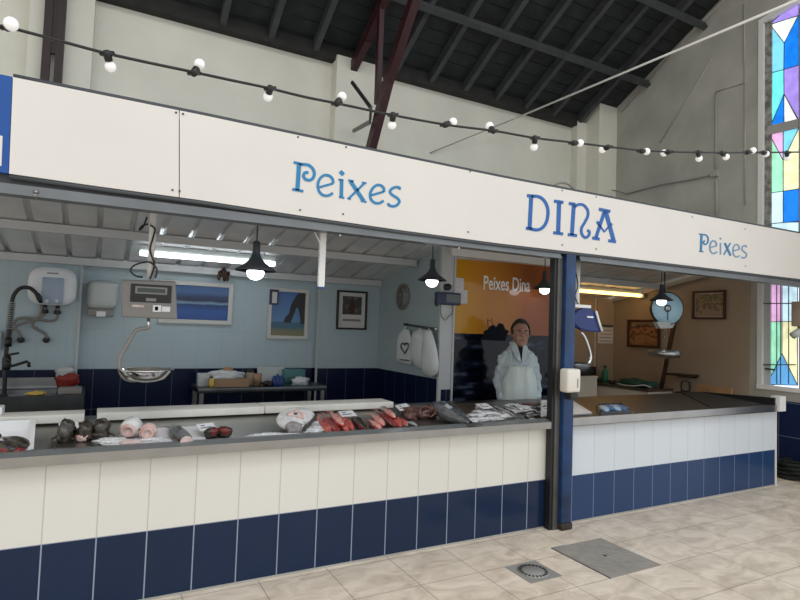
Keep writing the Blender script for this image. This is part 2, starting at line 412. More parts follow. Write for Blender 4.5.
# the window's other half, beyond the centre post
for n, poly in P_:
    pts = [gp(p) for p in poly]; pm.prism([(q.x, .30-q.y, q.z) for q in pts], (.012, 0, 0), names.index(n))
pm.build('pane', names, win)
ld = MB()
for n, poly in P_:
    pts = [gp(p) for p in poly]
    for i in range(len(pts)):
        ld.tube([pts[i]-Vector((.004, 0, 0)), pts[(i+1) % len(pts)]-Vector((.004, 0, 0))], .0045, 5)
ld.build('lead_line', 'lead', win)
bars = MB()
q0, q1 = gp(b_(144, 105)), gp(b_(299, 68)); bars.bar(q0-Vector((.02, 0, 0)), q1-Vector((.02, 0, 0)), .03, .11)
bars.box((XG-.03, .14, 1.0), (XG+.03, .175, 5.6))
bars.build('glazing_bar', 'plaster_dark', win)
gr = MB()
for x in (200, 218, 255): gr.tube([gp(c_(x, 525))-Vector((.035, 0, 0)), gp(c_(x, -75))-Vector((.035, 0, 0))], .006, 6)
for y in (155, 437): gr.tube([gp(c_(115, y))-Vector((.04, 0, 0)), gp(c_(290, y))-Vector((.04, 0, 0))], .007, 6)
gr.tube([gp(c_(150, 455))-Vector((.05, 0, 0)), gp(c_(195, 461))-Vector((.05, 0, 0))], .012, 6)
gr.build('window_grille', 'lead', win)

# ------------------------------------------------------------------ the stall's inner walls
BT = 1.042
def clad(name, a, b, mats_, label, n='wall'):
    """wall slab split at the blue dado line"""
    (x0, y0), (x1, y1), z1 = a, b, 2.40
    m = MB().box((x0, y0, 0), (x1, y1, BT), 0).box((x0, y0, BT), (x1, y1, z1), 1)
    return struct(m.build(name, mats_), label, n)
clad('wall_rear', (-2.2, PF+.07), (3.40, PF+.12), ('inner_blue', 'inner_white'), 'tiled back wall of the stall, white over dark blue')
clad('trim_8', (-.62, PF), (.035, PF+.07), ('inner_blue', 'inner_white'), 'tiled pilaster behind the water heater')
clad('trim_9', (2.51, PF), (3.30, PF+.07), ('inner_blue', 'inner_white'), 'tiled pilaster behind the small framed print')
for x, n in ((.04, 10), (2.50, 11)):
    struct(MB().box((x-.012, PF-.012, .1), (x+.012, PF+.0, 2.14)).build('trim_%d' % n, 'white_dim'), 'pale corner strip of the tiled pilaster', 'trim')
dv = MB().box((3.30, 1.43, 0), (3.36, PF, BT), 0).box((3.30, 1.43, BT), (3.36, PF, 2.40), 1)
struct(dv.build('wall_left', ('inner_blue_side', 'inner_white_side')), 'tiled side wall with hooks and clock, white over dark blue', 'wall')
struct(MB().box((3.30, 1.40, 0), (3.445, 1.43, BT-.1), 1).box((3.30, 1.40, BT-.1), (3.445, 1.43, 2.42), 0).build('trim_12', ('beam_white', 'inner_blue')), 'white end post of the tiled side wall', 'post')
e12 = MB().box((3.27, 1.385, 0), (3.30, 1.42, 2.40)).box((3.425, 1.385, 0), (3.445, 1.40, 2.40))
struct(e12.build('trim_13', 'white_dim'), 'pale edging of the white end post', 'trim')
# cold room partition carrying the big poster
struct(MB().box((3.36, 1.46, 0), (4.86, 1.54, 2.40)).box((4.80, 1.54, 0), (4.86, PF, 2.40)).build('wall_front', 'beam_white'), 'white partition behind the fishmonger', 'wall')
struct(MB().box((4.86, PF+.02, 0), (7.12, PF+.10, 2.14)).build('wall_far', 'beige_paint'), 'beige rear wall in the right part of the stall', 'wall')
struct(MB().box((7.11, PF-.02, 0), (GX-.02, PF, 2.12)).build('trim_14', 'beige_paint'), 'beige pilaster in the far corner of the stall', 'pilaster')

# corrugated ceiling of the stall
def cz(y): return 2.125+.2*(PF-y)
cor = MB(); pitch = .245; X0 = -2.0
prof = []
x = X0
while x < GX:
    for dx, dz in ((0, 0), (.19, 0), (.20, .034), (.230, .034), (.24, 0)): prof.append((x+dx, dz))
    x += pitch
prof = [(x, z) for x, z in prof if x < GX-.02]
Y0, Y1 = .02, PF+.05
vs = [(x, Y0, cz(Y0)+z) for x, z in prof]+[(x, Y1, cz(Y1)+z) for x, z in prof]
n = len(prof); cor.add(vs, [(i, i+1, n+i+1, n+i) for i in range(n-1)])
co = cor.build('ceiling.001', 'sheet'); s_ = co.modifiers.new('t', 'SOLIDIFY'); s_.thickness = .004; s_.offset = 1
struct(co, 'corrugated metal ceiling of the stall', 'ceiling')
for yy, h, n, x1 in ((1.93, .075, 15, 3.27), (2.83, .075, 16, 3.29), (.10, .06, 17, GX-.03)):
    struct(MB().box((X0, yy-.03, cz(yy)-h), (x1, yy+.03, cz(yy)-.004)).build('trim_%d' % n, 'beam_white'), 'pale beam under the corrugated ceiling', 'beam')
struct(MB().box((3.37, 1.9, cz(1.93)-.08), (GX-.03, 1.96, cz(1.93)-.004)).build('trim_18', 'beam_white'), 'pale beam under the right ceiling', 'beam')
struct(MB().bar((GX-.05, PF, cz(PF)-.03), (GX-.05, .12, cz(.12)-.03), .05, .06).build('trim_19', 'beige_paint'), 'sloping beam along the beige wall', 'beam')
struct(MB().box((3.37, 1.36, cz(1.4)-.10), (4.86, 1.455, cz(1.4)-.01)).build('trim_20', 'white'), 'white beam over the orange poster', 'beam')

# ------------------------------------------------------------------ fascia sign
SY = -.12
sg = thing('fascia_sign', 'long white fascia sign board over the stall, lettered in blue', 'sign', (3.4, SY, 2.24))
topp = [(13, 77), (100, 94.5), (200, 114.5), (300, 135.5), (400, 156.5), (500, 177), (600, 196), (700, 215), (800, 233.5), (860, 244.5)]
botp = [(9, 173.5), (100, 186.5), (200, 200), (300, 215.5), (400, 230), (500, 243.5), (600, 255), (700, 267), (800, 279), (860, 286)]
T = [atY(p, SY) for p in topp]; B = [atY(p, SY) for p in botp]
def panel(ts, bs, th):
    m = MB()
    n = len(ts); vs = ts+bs+[p+Vector((0, th, 0)) for p in ts+bs]
    fs = []
    for i in range(n-1):
        fs += [(i, i+1, n+i+1, n+i), (2*n+i+1, 2*n+i, 3*n+i, 3*n+i+1), (i+1, i, 2*n+i, 2*n+i+1), (n+i, n+i+1, 3*n+i+1, 3*n+i)]
    fs += [(0, n, 3*n, 2*n), (n-1, 2*n-1, 4*n-1, 3*n-1)][::1]
    m.add(vs, fs); return m
def lerp(a, b, t): return a+(b-a)*t
jx = (178-100)/100
TJ, BJ = lerp(T[1], T[2], jx), lerp(B[1], B[2], jx)
e = Vector((.0025, 0, 0))
panel([T[0], T[1], TJ-e], [B[0], B[1], BJ-e], .03).build('sign_panel', 'sign_white', sg)
panel([TJ+e]+T[2:], [BJ+e]+B[2:], .03).build('sign_panel', 'sign_white', sg)
edge = MB()
for A, dz in ((T, .008), (B, -.012)):
    edge.tube([p+Vector((0, .012, dz)) for p in A], .013, 6)
edge.build('sign_edge', 'sign_edge', sg)
for p in ((176, 112.7), (183, 114), (172.5, 190), (179.5, 191), (298, 137), (346, 147), (300, 210), (343, 214), (470, 171.5), (468, 232), (562, 190.5), (562, 245), (596, 197), (596, 249), (745, 229), (745, 266), (692, 217)):
    q = atY(p, SY); MB().lathe(q-Vector((0, .0015, 0)), [(.006, 0), (.006, .003)], 8, axis='Y').build('screw', 'sign_edge', sg)

def letter(fn, strokes, name, mt, th=.003):
    m = MB()
    for pts, wd in strokes:
        pts = [Vector((x, y, 0)) for x, y in pts]
        if len(pts) > 3: pts = smooth(pts, 5)
        L_, R_ = [], []
        for i, p in enumerate(pts):
            t = (pts[min(i+1, len(pts)-1)]-pts[max(i-1, 0)]).normalized(); nn = Vector((-t.y, t.x, 0))*wd/2
            L_.append(atY(fn(p.x+nn.x, p.y+nn.y), SY-.0005)); R_.append(atY(fn(p.x-nn.x, p.y-nn.y), SY-.0005))
        n = len(pts); d = Vector((0, -th, 0))
        vs = L_+R_+[p+d for p in L_+R_]
        fs = []
        for i in range(n-1): fs += [(i, i+1, n+i+1, n+i), (2*n+i, 3*n+i, 3*n+i+1, 2*n+i+1), (i, 2*n+i, 2*n+i+1, i+1), (n+i, n+i+1, 3*n+i+1, 3*n+i)]
        fs += [(0, n, 3*n, 2*n), (n-1, 3*n-1, 4*n-1, 2*n-1)]
        m.add(vs, fs)
    return m.build(name, mt, sg)
A1 = crop(280, 150, 5.714)
LA = [[([(78, 70), (132, 84)], 15), ([(109, 78), (99, 232)], 24), ([(70, 224), (133, 236)], 15), ([(110, 82), (160, 86), (190, 112), (195, 145), (178, 170), (150, 170), (134, 150), (143, 130), (162, 130)], 17)],
      [([(222, 214), (303, 191)], 13), ([(304, 192), (300, 166), (280, 147), (252, 145), (228, 164), (216, 198), (222, 234), (244, 257), (274, 261), (302, 246)], 15)],
      [([(343, 122), (363, 142)], 22), ([(352, 168), (350, 272)], 20), ([(334, 168), (362, 174)], 11), ([(337, 268), (367, 274)], 11)],
      [([(402, 178), (478, 292)], 22), ([(482, 190), (392, 278)], 13), ([(390, 172), (420, 180)], 11), ([(468, 186), (494, 190)], 10), ([(384, 276), (404, 282)], 9), ([(462, 290), (494, 298)], 11)],
      [([(518, 260), (592, 238)], 13), ([(594, 240), (592, 218), (574, 202), (550, 202), (528, 221), (515, 250), (520, 282), (540, 301), (566, 304), (592, 290)], 15)],
      [([(682, 226), (682, 216), (662, 212), (638, 222), (628, 240), (642, 258), (668, 274), (682, 294), (668, 315), (644, 322), (620, 314), (622, 304)], 15)]]
for s in LA: letter(A1, s, 'letter', 'letter_cyan')
A2 = crop(510, 180, 6.667)
LB = [[([(113, 104), (160, 109)], 21), ([(141, 108), (130, 326)], 26), ([(106, 321), (152, 328)], 21), ([(141, 108), (192, 112), (230, 142), (252, 198), (246, 268), (220, 314), (180, 333), (130, 324)], 21)],
      [([(327, 145), (320, 355)], 27), ([(293, 141), (355, 150)], 21), ([(287, 351), (353, 360)], 20)],
      [([(425, 160), (412, 367)], 25), ([(392, 156), (434, 163)], 21), ([(385, 364), (446, 371)], 20), ([(426, 182), (455, 164), (490, 168), (516, 200), (518, 240), (498, 282), (476, 322), (478, 360), (500, 384), (524, 370), (528, 345), (514, 335)], 18)],
      [([(592, 195), (668, 210)], 21), ([(631, 205), (571, 388)], 22), ([(636, 205), (690, 402)], 27), ([(548, 386), (597, 395)], 20), ([(655, 404), (706, 412)], 20), ([(586, 290), (628, 345), (668, 300)], 15), ([(578, 278), (594, 292)], 18), ([(662, 303), (680, 292)], 17)]]
for s in LB: letter(A2, s, 'letter', 'letter_blue')
A3 = crop(680, 220, 10)
LC = [[([(188, 140), (242, 146)], 13), ([(214, 145), (207, 315)], 23), ([(190, 311), (232, 317)], 14), ([(215, 146), (255, 150), (279, 180), (275, 225), (250, 245), (231, 225), (246, 205)], 15)],
      [([(303, 275), (362, 258)], 13), ([(362, 262), (362, 235), (345, 212), (318, 212), (301, 245), (298, 290), (312, 325), (340, 335), (370, 318)], 16)],
      [([(396, 178), (411, 192)], 15), ([(404, 228), (403, 345)], 14)],
      [([(446, 230), (505, 357)], 21), ([(502, 230), (438, 347)], 13)],
      [([(533, 310), (590, 293)], 12), ([(590, 298), (590, 270), (575, 249), (552, 247), (533, 275), (528, 320), (540, 355), (565, 370), (594, 356)], 13)],
      [([(663, 274), (660, 262), (644, 256), (624, 268), (618, 295), (640, 318), (664, 340), (657, 368), (635, 380), (610, 370)], 14)]]
for s, c in zip(LC, ('letter_mid', 'letter_faded', 'letter_faded', 'letter_mid', 'letter_faded', 'letter_faded')): letter(A3, s, 'letter', c)

bs = thing('blue_sign', 'blue sign panel at the left end of the white fascia', 'sign', (-.4, SY, 2.24))
tl, tr, bl, br = atY((-60, 61), SY), atY((12.4, 76.8), SY), atY((-60, 164), SY), atY((8.4, 173.3), SY)
panel([tl, tr], [bl, br], .03).build('sign_panel', 'royal', bs)
panel([atY((-40, 126), SY-.003), atY((2.6, 136), SY-.003)], [atY((-40, 160), SY-.003), atY((1.4, 166), SY-.003)], .002).build('white_box', 'sign_white', bs)

# ------------------------------------------------------------------ roller shutter housings, guide rail and blue post
def shutter(name, x0, x1, label):
    t = thing(name, label, 'roller shutter', ((x0+x1)/2, -.06, 2.15))
    MB().box((x0, -.083, 2.185), (x1, .0, 2.70)).build('housing', 'grey_dark', t)
    m = MB().box((x0, -.105, 2.175), (x1, -.083, 2.212)).box((x0, -.112, 2.160), (x1, -.02, 2.176))
    m.build('bottom_rail', 'grey_steel', t)
    for px in ((340, 235.5), (459, 248), (530, 254)) if x0 < 0 else ((700, 269), (706, 270), (712, 270), (600, 259)):
        q = atY(px, -.106); MB().lathe(q, [(.007, 0), (.007, .006)], 8, axis='Y').build('bolt', 'chrome', t)
    return t
sh = shutter('roller_shutter', -1.6, 3.45, 'raised grey roller shutter over the left fish counter')
q = atY((35.5, 199), -.108)
MB().tube([q+Vector((0, 0, .035)), q], .006).tube([q, q+Vector((0, -.03, .02))], .006).lathe(q+Vector((0, 0, .03)), [(.012, 0), (.012, .012)], 8).build('pull_hook', 'steel', sh)
shutter('roller_shutter', 3.66, 7.42, 'raised grey roller shutter over the right empty counter')

po = thing('steel_post', 'blue painted steel post between the two counters', 'post', (3.56, -.07, 0))
MB().box((3.505, -.115, .055), (3.612, -.005, 2.212), bev=.006).build('column', 'post_blue', po)
MB().box((3.504, -.123, 0), (3.62, -.0, .055), bev=.01).build('base_plate', 'rust', po)
gd = thing('shutter_guide', 'grey steel shutter guide rail left of the blue post', 'guide rail', (3.46, -.05, 0))
MB().box((3.452, -.075, 0), (3.502, -.005, 2.19)).build('rail', 'guide_rail', gd)
MB().box((3.425, -.065, 0), (3.452, -.01, 2.19)).build('rubber_strip', 'black', gd)

# ------------------------------------------------------------------ counters
def counter(name, x0, x1, label, wm, bm_, right):
    t = thing(name, label, 'counter', ((x0+x1)/2, .3, 0))
    MB().box((x0, 0, 0), (x1, .78, .383)).build('blue_tiling', bm_, t)
    MB().box((x0, 0, .383), (x1, .78, .80)).build('white_tiling', wm, t)
    MB().box((x0, -.006, 0), (min(x1, 3.42) if not right else x1, 0, .012)).build('skirting', 'plaster_dark', t)
    return t
lc = counter('fish_counter', -1.7, 3.655, 'long stainless fish counter with white and blue tiled front, left of the post', 'white_tile', 'blue_tile', False)
x0, x1 = -1.7, 3.655
MB().box((x0, -.066, .797), (3.424, -.060, .850)).build('apron_rail', 'steel_brushed', lc)
MB().prism([(x0, -.066, .850), (x0, -.02, .868), (x0, .012, .868), (x0, .02, TZ0+TK*.02), (x0, .0, .80), (x0, -.060, .80), (x0, -.060, .848)], (3.424-x0, 0, 0)).build('front_lip', 'lip_grey', lc)
MB().prism([(x0, .02, TZ0+TK*.02), (x0, .72, TZ0+TK*.72), (x0, .72, .80), (x0, .02, .80)], (x1-x0, 0, 0)).build('display_tray', 'steel_brushed', lc)
MB().prism([(x0, .72, .80), (x0, .72, .901), (x0, .86, .901), (x0, .86, .80)], (x1-x0, 0, 0)).build('rear_ledge', 'steel_dark', lc)

rc = counter('empty_counter', 3.66, 6.70, 'stainless counter with bright white and blue tiled front, right of the post', 'white_tile_daylit', 'blue_tile_daylit', True)
x0, x1 = 3.66, 6.70
MB().box((x0, -.066, .808), (x1, -.058, .872)).build('apron_rail', 'steel', rc)
MB().prism([(x0, -.058, .872), (x0, .02, .866), (x0, .80, .905), (x0, .80, .80), (x0, -.058, .80)], (x1-x0-.1, 0, 0)).build('counter_top', 'steel_tan', rc)
MB().prism([(5.62, .03, .868), (6.60, .03, .868), (6.60, .79, .907), (6.25, .79, .907)], (0, 0, .005)).build('dark_reflection', 'black', rc)  # black sheet that paints a dark reflection onto the steel top
MB().prism([(6.60, -.05, .80), (6.60, -.05, .945), (6.60, .80, .912), (6.60, .80, .80)], (.02, 0, 0)).build('end_upstand', 'black', rc)
MB().box((6.622, -.09, .805), (6.74, .0, .962)).build('end_cap', 'white', rc)
MB().box((6.70, -.008, 0), (6.725, .78, .805)).build('end_strip', 'white', rc)
# ------------------------------------------------------------------ helpers for things
def rectY(p0, p1, y):       # pixel corners on a plane facing the hall -> x0, x1, z0, z1
    a, b = atY(p0, y), atY(p1, y); return min(a.x, b.x), max(a.x, b.x), min(a.z, b.z), max(a.z, b.z)
def mid(a, b, t=.5): return a+(b-a)*t
def blob(c, r, seed=0, amt=.15, m=None, n=3, freq=2.2):
    from mathutils import noise
    bm = bmesh.new(); bmesh.ops.create_icosphere(bm, subdivisions=n, radius=1)
    for v in bm.verts:
        d = 1+amt*noise.noise(v.co*freq+Vector((seed*7.3, seed*1.7, 0)))*1.6
        q = Vector((v.co.x*r[0]*d, v.co.y*r[1]*d, v.co.z*r[2]*d))
        v.co = (m @ q if m else q)+Vector(c)
    return bm
def rotz(a): return Matrix.Rotation(a, 3, 'Z')

# ------------------------------------------------------------------ string lights across the hall
def dep(x): return 1/(1/2.15+(x/800)*(1/4.3-1/2.15))
cordp = [(-40, 17), (0, 26), (15, 29), (60, 41), (105, 53), (150, 63), (193, 72), (230, 80), (268, 88), (305, 97), (340, 104), (392, 115), (448, 125), (495, 131), (535, 138), (578, 143), (610, 147), (650, 151), (700, 152.5), (750, 152.5), (800, 152), (850, 150)]
cord = [atD(p, dep(p[0])) for p in cordp]
sl = thing('string_lights', 'black festoon cord of white globe bulbs strung across the hall', 'string lights', cord[10])
MB().tube(smooth(cord, 4), .0062, 6).build('cord', 'black', sl)
BULB = [((8, 27.5), (11, 24), 0), ((107, 53.5), (110.5, 66.5), 0), ((194, 73), (199.5, 64), 0), ((270, 88.5), (268, 96.5), 0), ((337, 103.5), (342, 96.5), 0),
        ((393, 115), (392, 125), 0), ((445, 125), (453, 122), 0), ((493, 131), (489.5, 126), 0), ((535, 138), (534, 147), 0), ((573, 143), (580, 143), 0), ((608, 147), (602.5, 149.5), 0),
        ((641, 151), (646.5, 151.5), 0), ((669, 152), (664, 153), 0), ((698, 152.5), (699, 158.5), 0), ((722, 153), (726, 157), 0), ((747, 152.5), (753, 150.5), 0), ((763, 152.5), (766, 154), 0), ((787, 152.5), (787, 158), 0)]
for i, (a, b, _) in enumerate(BULB):
    t = dep(a[0]); r = .0225 if i else .026
    pa = atD(a, t); pb = atD(b, t+(.03 if i else -.02)); d = (pb-pa).normalized()
    s_ = MB().tube([pa-d*.012, pa+d*.004, pa+d*.03], [.012, .017, .015], 10).build('socket', 'black', sl)
    MB().bar(pa-RT*.028, pa+RT*.028, .014, .016).build('clip', 'blackp', s_)
    MB().ball(pb, (r, r, r)).build('bulb', 'bulb_white', s_)

# stay cable and conduits
e0, e1, e2 = atY((430, 153), WY-.02), atY((515, 118.5), WY-.35), atD((830, -14), 5.2)
tag(MB().tube([e1, e2], .013, 6).build('stay_cable', 'cable_white'), 'taut white cable rising to the right in front of the gable wall', 'cable')
tag(MB().tube([e0, e1-(e1-e0)*.02], .007, 6).build('wall_cable', 'cable_grey'), 'thin grey cable slanting up the rear hall wall below the eave', 'cable')
cb = thing('junction_box', 'small grey junction box on the gable wall with conduits', 'junction box', atX((716, 178), GX))
q = atX((715.5, 174), GX); MB().box((GX-.05, q.y-.05, q.z-.04), (GX, q.y+.05, q.z+.04)).build('box', 'plaster_dark', cb)
MB().tube([atX((716.5, 180), GX-.015), atX((717, 218), GX-.015)], .016, 6).tube([atX((716, 172), GX-.015), atX((716, 95), GX-.015)], .014, 6).build('conduit', 'plaster_dark', cb)
MB().tube([atX((712, 175), GX-.03), atX((690, 180), GX-.03), atX((660, 185), GX-.03), atX((626, 194), GX-.03), atX((621, 192), GX-.05), atX((612, 190), GX-.2)], .011, 6).build('cable', 'cable_grey', cb)
q = [atY(p, SY+.02) for p in ((553, 186.5), (558, 183.5), (565, 183), (572, 187), (575, 192.5))]
tag(MB().tube(smooth(q, 4), .008, 6).build('cable_loop', 'cable_grey'), 'loop of grey cable over the top edge of the fascia above the large lettering', 'cable')

# ------------------------------------------------------------------ maroon roof trusses
TX = 2.93
tr = thing('roof_truss', 'maroon steel roof truss on a wall bracket behind the fascia', 'truss', atX((367, 150), TX))
def tb(name, pts, w, par=tr, x=TX, th=.09, m='maroon'):
    mb = MB()
    for p, q in zip(pts, pts[1:]): mb.bar(atX(p, x), atX(q, x), th, w, (1, 0, 0) if False else (0, .5, 1))
    return mb.build(name, m, par)
tb('lower_chord', [(368, 160), (388, 82), (404, 32), (424, -30)], .12)
tb('web_member', [(377.5, 104), (379, 62), (382, -20)], .07, th=.06)
tb('principal_rafter', [(352, 70), (368, 38), (392, -20)], .12)
br_ = MB()
for a, b in (((352, 82), (371, 108)), ((371, 108), (370, 122)), ((370, 122), (353.5, 131))):
    br_.bar(mid(atX(a, 2.80), atX(a, 2.80)), atX(b, TX), .03, .04)
br_.build('wall_bracket', 'blackp', tr)
q = atX((367, 152), TX); MB().box((TX-.13, q.y-.05, q.z-.35), (TX+.13, q.y+.06, q.z-.02)).build('foot_plate', 'maroon', tr)
t2 = thing('steel_stanchion', 'dark maroon steel stanchion in front of the left pilaster', 'post', (-.36, 3.02, 2.72))
a, b = atY((51, 84), 3.02), atY((54.5, -14), 3.02)
for dx, w in ((-.055, .07), (.055, .07)):
    MB().box((a.x+dx-w/2, 2.98, 2.14), (a.x+dx+w/2, 3.06, 5.15)).build('flange', 'maroon_dark', t2)
MB().box((a.x-.03, 3.0, 3.92 if False else 4.15), (a.x+.03, 3.04, 5.15)).build('web_plate', 'maroon_dark', t2)

# ------------------------------------------------------------------ pendant lamps and fluorescent tubes
LK = .865
def lk(p): return [(r*LK, h*LK) for r, h in p]
def pendant(rim, label, y=.5):
    c = atY(rim, y); t = thing('pendant_lamp', label, 'lamp', (c.x, c.y, c.z), 'pendant lamps over the counters')
    MB().lathe(c, lk([(.152, 0), (.150, .007), (.112, .034), (.072, .064), (.044, .096), (.031, .126), (.027, .15), (.027, .215), (.015, .228), (.015, .222), (.022, .15), (.026, .124), (.040, .092), (.068, .060), (.108, .029), (.146, .0)]), 32).build('lamp_shade', 'shade', t)
    MB().lathe(c, lk([(.0, .085), (.022, .08), (.024, .05), (.045, .028), (.062, 0), (.064, -.018), (.052, -.047), (.028, -.064), (.0, -.069)]), 24).build('bulb', 'lamp_glow', t)
    MB().tube([c+Vector((0, 0, .19)), Vector((c.x, c.y, cz(y)-.004))], .005, 6).build('cord', 'black', t)
    return c
L1 = pendant((255.5, 271), 'black cone pendant lamp hanging left, beside the white tube light', .2)
L2 = pendant((432, 280.5), 'black cone pendant lamp hanging near the white end post', .85)
L3 = pendant((544.5, 288.8), 'black cone pendant lamp in front of the orange poster', 1.2)
L4 = pendant((661.5, 300.5), 'black cone pendant lamp in front of the blue dial scale', .95)
def tube_light(p0, p1, y, label, m):
    a, b = atY(p0, y), atY(p1, y); z = cz(y)-.03
    t = thing('tube_light', label, 'tube light', (a.x, y, z-.08))
    MB().box((a.x, y-.018, z-.03), (b.x, y+.018, z+.026), bev=.004).build('housing', 'white_dim', t)
    MB().box((a.x+.02, y-.034, z-.075), (b.x-.02, y+.034, z-.031), bev=.014).build('diffuser', m, t)
    for x in (a.x, b.x): MB().box((x-.015, y-.05, z-.08), (x+.015, y+.05, z-.028)).build('end_cap', 'white_dim', t)
tube_light((138, 242), (276, 255), 2.25, 'cool white tube light under the left corrugated ceiling', 'tube_cool')
tube_light((570, 284), (641, 290), 2.3, 'yellowish tube light under the right ceiling', 'tube_warm')

# ------------------------------------------------------------------ left hanging scale
sy = .45
sc = thing('hanging_scale', 'grey electronic hanging scale with steel pan over the left counter', 'scale', atY((150, 319), sy))
a, b, c, d = atY((121, 279.5), sy), atY((176, 281), sy), atY((177.5, 319.5), sy), atY((122, 317), sy)
MB().prism([a, b, c, d], (0, .14, 0)).build('body', 'scale_grey', sc, bev=.012)
x0, x1, z0, z1 = rectY((131, 283.5), (171, 303.5), sy)
MB().box((x0, sy-.006, z0), (x1, sy, z1), bev=.003).build('fascia', 'black', sc)
x0, x1, z0, z1 = rectY((135.5, 286), (167, 295), sy-.007)
f_ = MB().box((x0, sy-.010, z0), (x1, sy-.006, z1)).build('display', 'scale_grey', sc)
MB().box((x0+.012, sy-.012, z0+.01), (x1-.012, sy-.010, z1-.01)).build('screen', 'screen', f_)
for p0, p1, m in (((132, 304.5), (144, 307.5), 'flesh_pale'), ((153, 305), (161, 312), 'card'), ((155, 306.5), (158, 310.5), 'label_red'), ((162, 306.5), (170, 312), 'card'), ((146, 298), (156, 301.5), 'scale_grey')):
    x0, x1, z0, z1 = rectY(p0, p1, sy-.007); MB().box((x0, sy-.009, z0), (x1, sy, z1)).build('sticker', m, sc)
MB().tube(smooth([atY(p, sy+.05) for p in ((148, 328), (140, 329), (134, 333), (127, 345), (120, 358), (119.5, 367), (123, 376), (130, 380), (146, 380))], 5), .013, 8).build('arm', 'scale_grey', sc)
MB().tube([atY((148.5, 318), sy+.05), atY((148.5, 329), sy+.05)], .010).build('hook', 'chrome', sc)
pc = atY((146, 379), sy+.05)
MB().lathe(pc, [(0, -.012), (.06, -.008), (.115, .012), (.155, .062), (.166, .066), (.166, .060), (.122, .004), (.06, -.018), (0, -.022)], 36).build('pan', 'chrome', sc)
pa = atY((150, 280), sy+.06); MB().tube([pa, Vector((pa.x, pa.y, cz(sy)))], .022, 10).build('hanging_pole', 'white', sc)
for k, pts in enumerate([[(143, 277), (136, 276), (130.5, 271), (135, 265), (148, 262), (155, 266), (157, 272), (155, 278)], [(150, 279), (154, 268), (154, 262), (150, 250), (153, 238), (155, 229), (150, 225)], [(148, 224), (142, 226), (139, 230), (143, 227), (147, 217)]]):
    MB().tube(smooth([atY(p, sy+.03) for p in pts], 4), .006, 6).build('power_cord', 'black', sc)

# ------------------------------------------------------------------ pictures on the back wall
def framed(name, label, P0, P1, ax, at, fm, fw, mats_, cat='picture', depth=.035, grp=None, matw=0):
    """P0,P1: opposite corners as (u,z); ax 'Y' faces the hall, 'X' faces left"""
    u0, u1 = sorted((P0[0], P1[0])); z0, z1 = sorted((P0[1], P1[1]))
    def bx(a, b, c, d, n0, n1):
        return ((a, at-n1, c), (b, at-n0, d)) if ax == 'Y' else ((at-n1, a, c), (at-n0, b, d))
    base = ((u0+u1)/2, at, z0) if ax == 'Y' else (at, (u0+u1)/2, z0)
    t = thing(name, label, cat, base, grp)
    fr = MB()
    for a, b, c, d in ((u0, u1, z0, z0+fw), (u0, u1, z1-fw, z1), (u0, u0+fw, z0+fw, z1-fw), (u1-fw, u1, z0+fw, z1-fw)): fr.box(*bx(a, b, c, d, 0, depth))
    fr.build('frame', fm, t, bev=.004)
    if matw: MB().box(*bx(u0+fw, u1-fw, z0+fw, z1-fw, .002, .012)).build('mount', 'mat_white', t)
    k = fw+matw
    p = MB().box(*bx(u0+k, u1-k, z0+k, z1-k, .002, .015)); p = p.build('picture', mats_, t)
    return t, (u0+k, u1-k, z0+k, z1-k)
x0, x1, z0, z1 = rectY((160, 279.5), (231, 325), PF+.07)
paintmat('sea_paint', [(0, (.006, .06, .26)), (.3, (.01, .09, .36)), (.48, (.005, .035, .14)), (.53, (.20, .34, .52)), (.60, (.01, .025, .06)), (.72, (.02, .05, .14)), (.85, (.06, .14, .32)), (1, (.05, .12, .30))], lo=.03, hi=.40, nscale=5, namt=.12, stretch=(1, 1, 3))
framed('seascape_painting', 'deep blue seascape in a pale frame beside the grey hanging scale', (x0, z0), (x1, z1), 'Y', PF+.07, 'frame_white', .045, 'sea_paint')
x0, x1, z0, z1 = rectY((268.5, 287.5), (306.5, 339.5), PF+.07)
paintmat('arch_sky', [(0, (.20, .17, .06)), (.14, (.14, .15, .08)), (.22, (.01, .10, .16)), (.33, (.01, .10, .20)), (.36, (.07, .20, .42)), (1, (.03, .12, .36))], lo=.03, hi=.52, nscale=5, namt=.08)
t, (u0, u1, v0, v1) = framed('rock_painting', 'upright painting of a dark rock arch by the sea in a pale frame', (x0, z0), (x1, z1), 'Y', PF+.07, 'frame_white', .04, 'arch_sky')
def up(u, v): return (u0+(u1-u0)*u, PF+.07-.0155, v0+(v1-v0)*v)
MB().prism([up(*p) for p in ((.36, .30), (.42, .42), (.52, .50), (.58, .72), (.74, .95), (.86, 1), (1, 1), (1, .27), (.88, .28), (.86, .45), (.80, .62), (.74, .66), (.70, .55), (.64, .42), (.58, .30))], (0, -.002, 0)).build('painted_rock', 'black', t)
q0, q1 = atY((270.5, 289), PF), atY((279, 305), PF)
tag(MB().box((q0.x, PF+.025, q1.z), (q1.x, PF+.033, q0.z)).box((q0.x+.03, PF+.022, q1.z+.02), (q1.x-.02, PF+.025, q0.z-.03), 1).build('photo_print', ('ink', 'mat_white')), 'tiny dark snapshot tucked into the corner of the rock painting', 'photo')
x0, x1, z0, z1 = rectY((337, 290), (365.5, 330), PF)
t, (u0, u1, v0, v1) = framed('framed_print', 'small upright print in a black frame with wide white mount', (x0, z0), (x1, z1), 'Y', PF, 'frame_black', .022, 'mat_white', matw=.045)
def up2(u, v): return (u0+(u1-u0)*u, PF-.016, v0+(v1-v0)*v)
paintmat('old_print', [(0, (.25, .25, .25)), (.4, (.03, .03, .03)), (.6, (.30, .30, .29)), (1, (.05, .05, .05))], lo=0, hi=.2, nscale=18, namt=1.2)
MB().prism([up2(.02, .34), up2(.98, .34), up2(.98, 1), up2(.02, 1)], (0, -.002, 0)).build('picture', 'old_print', t)
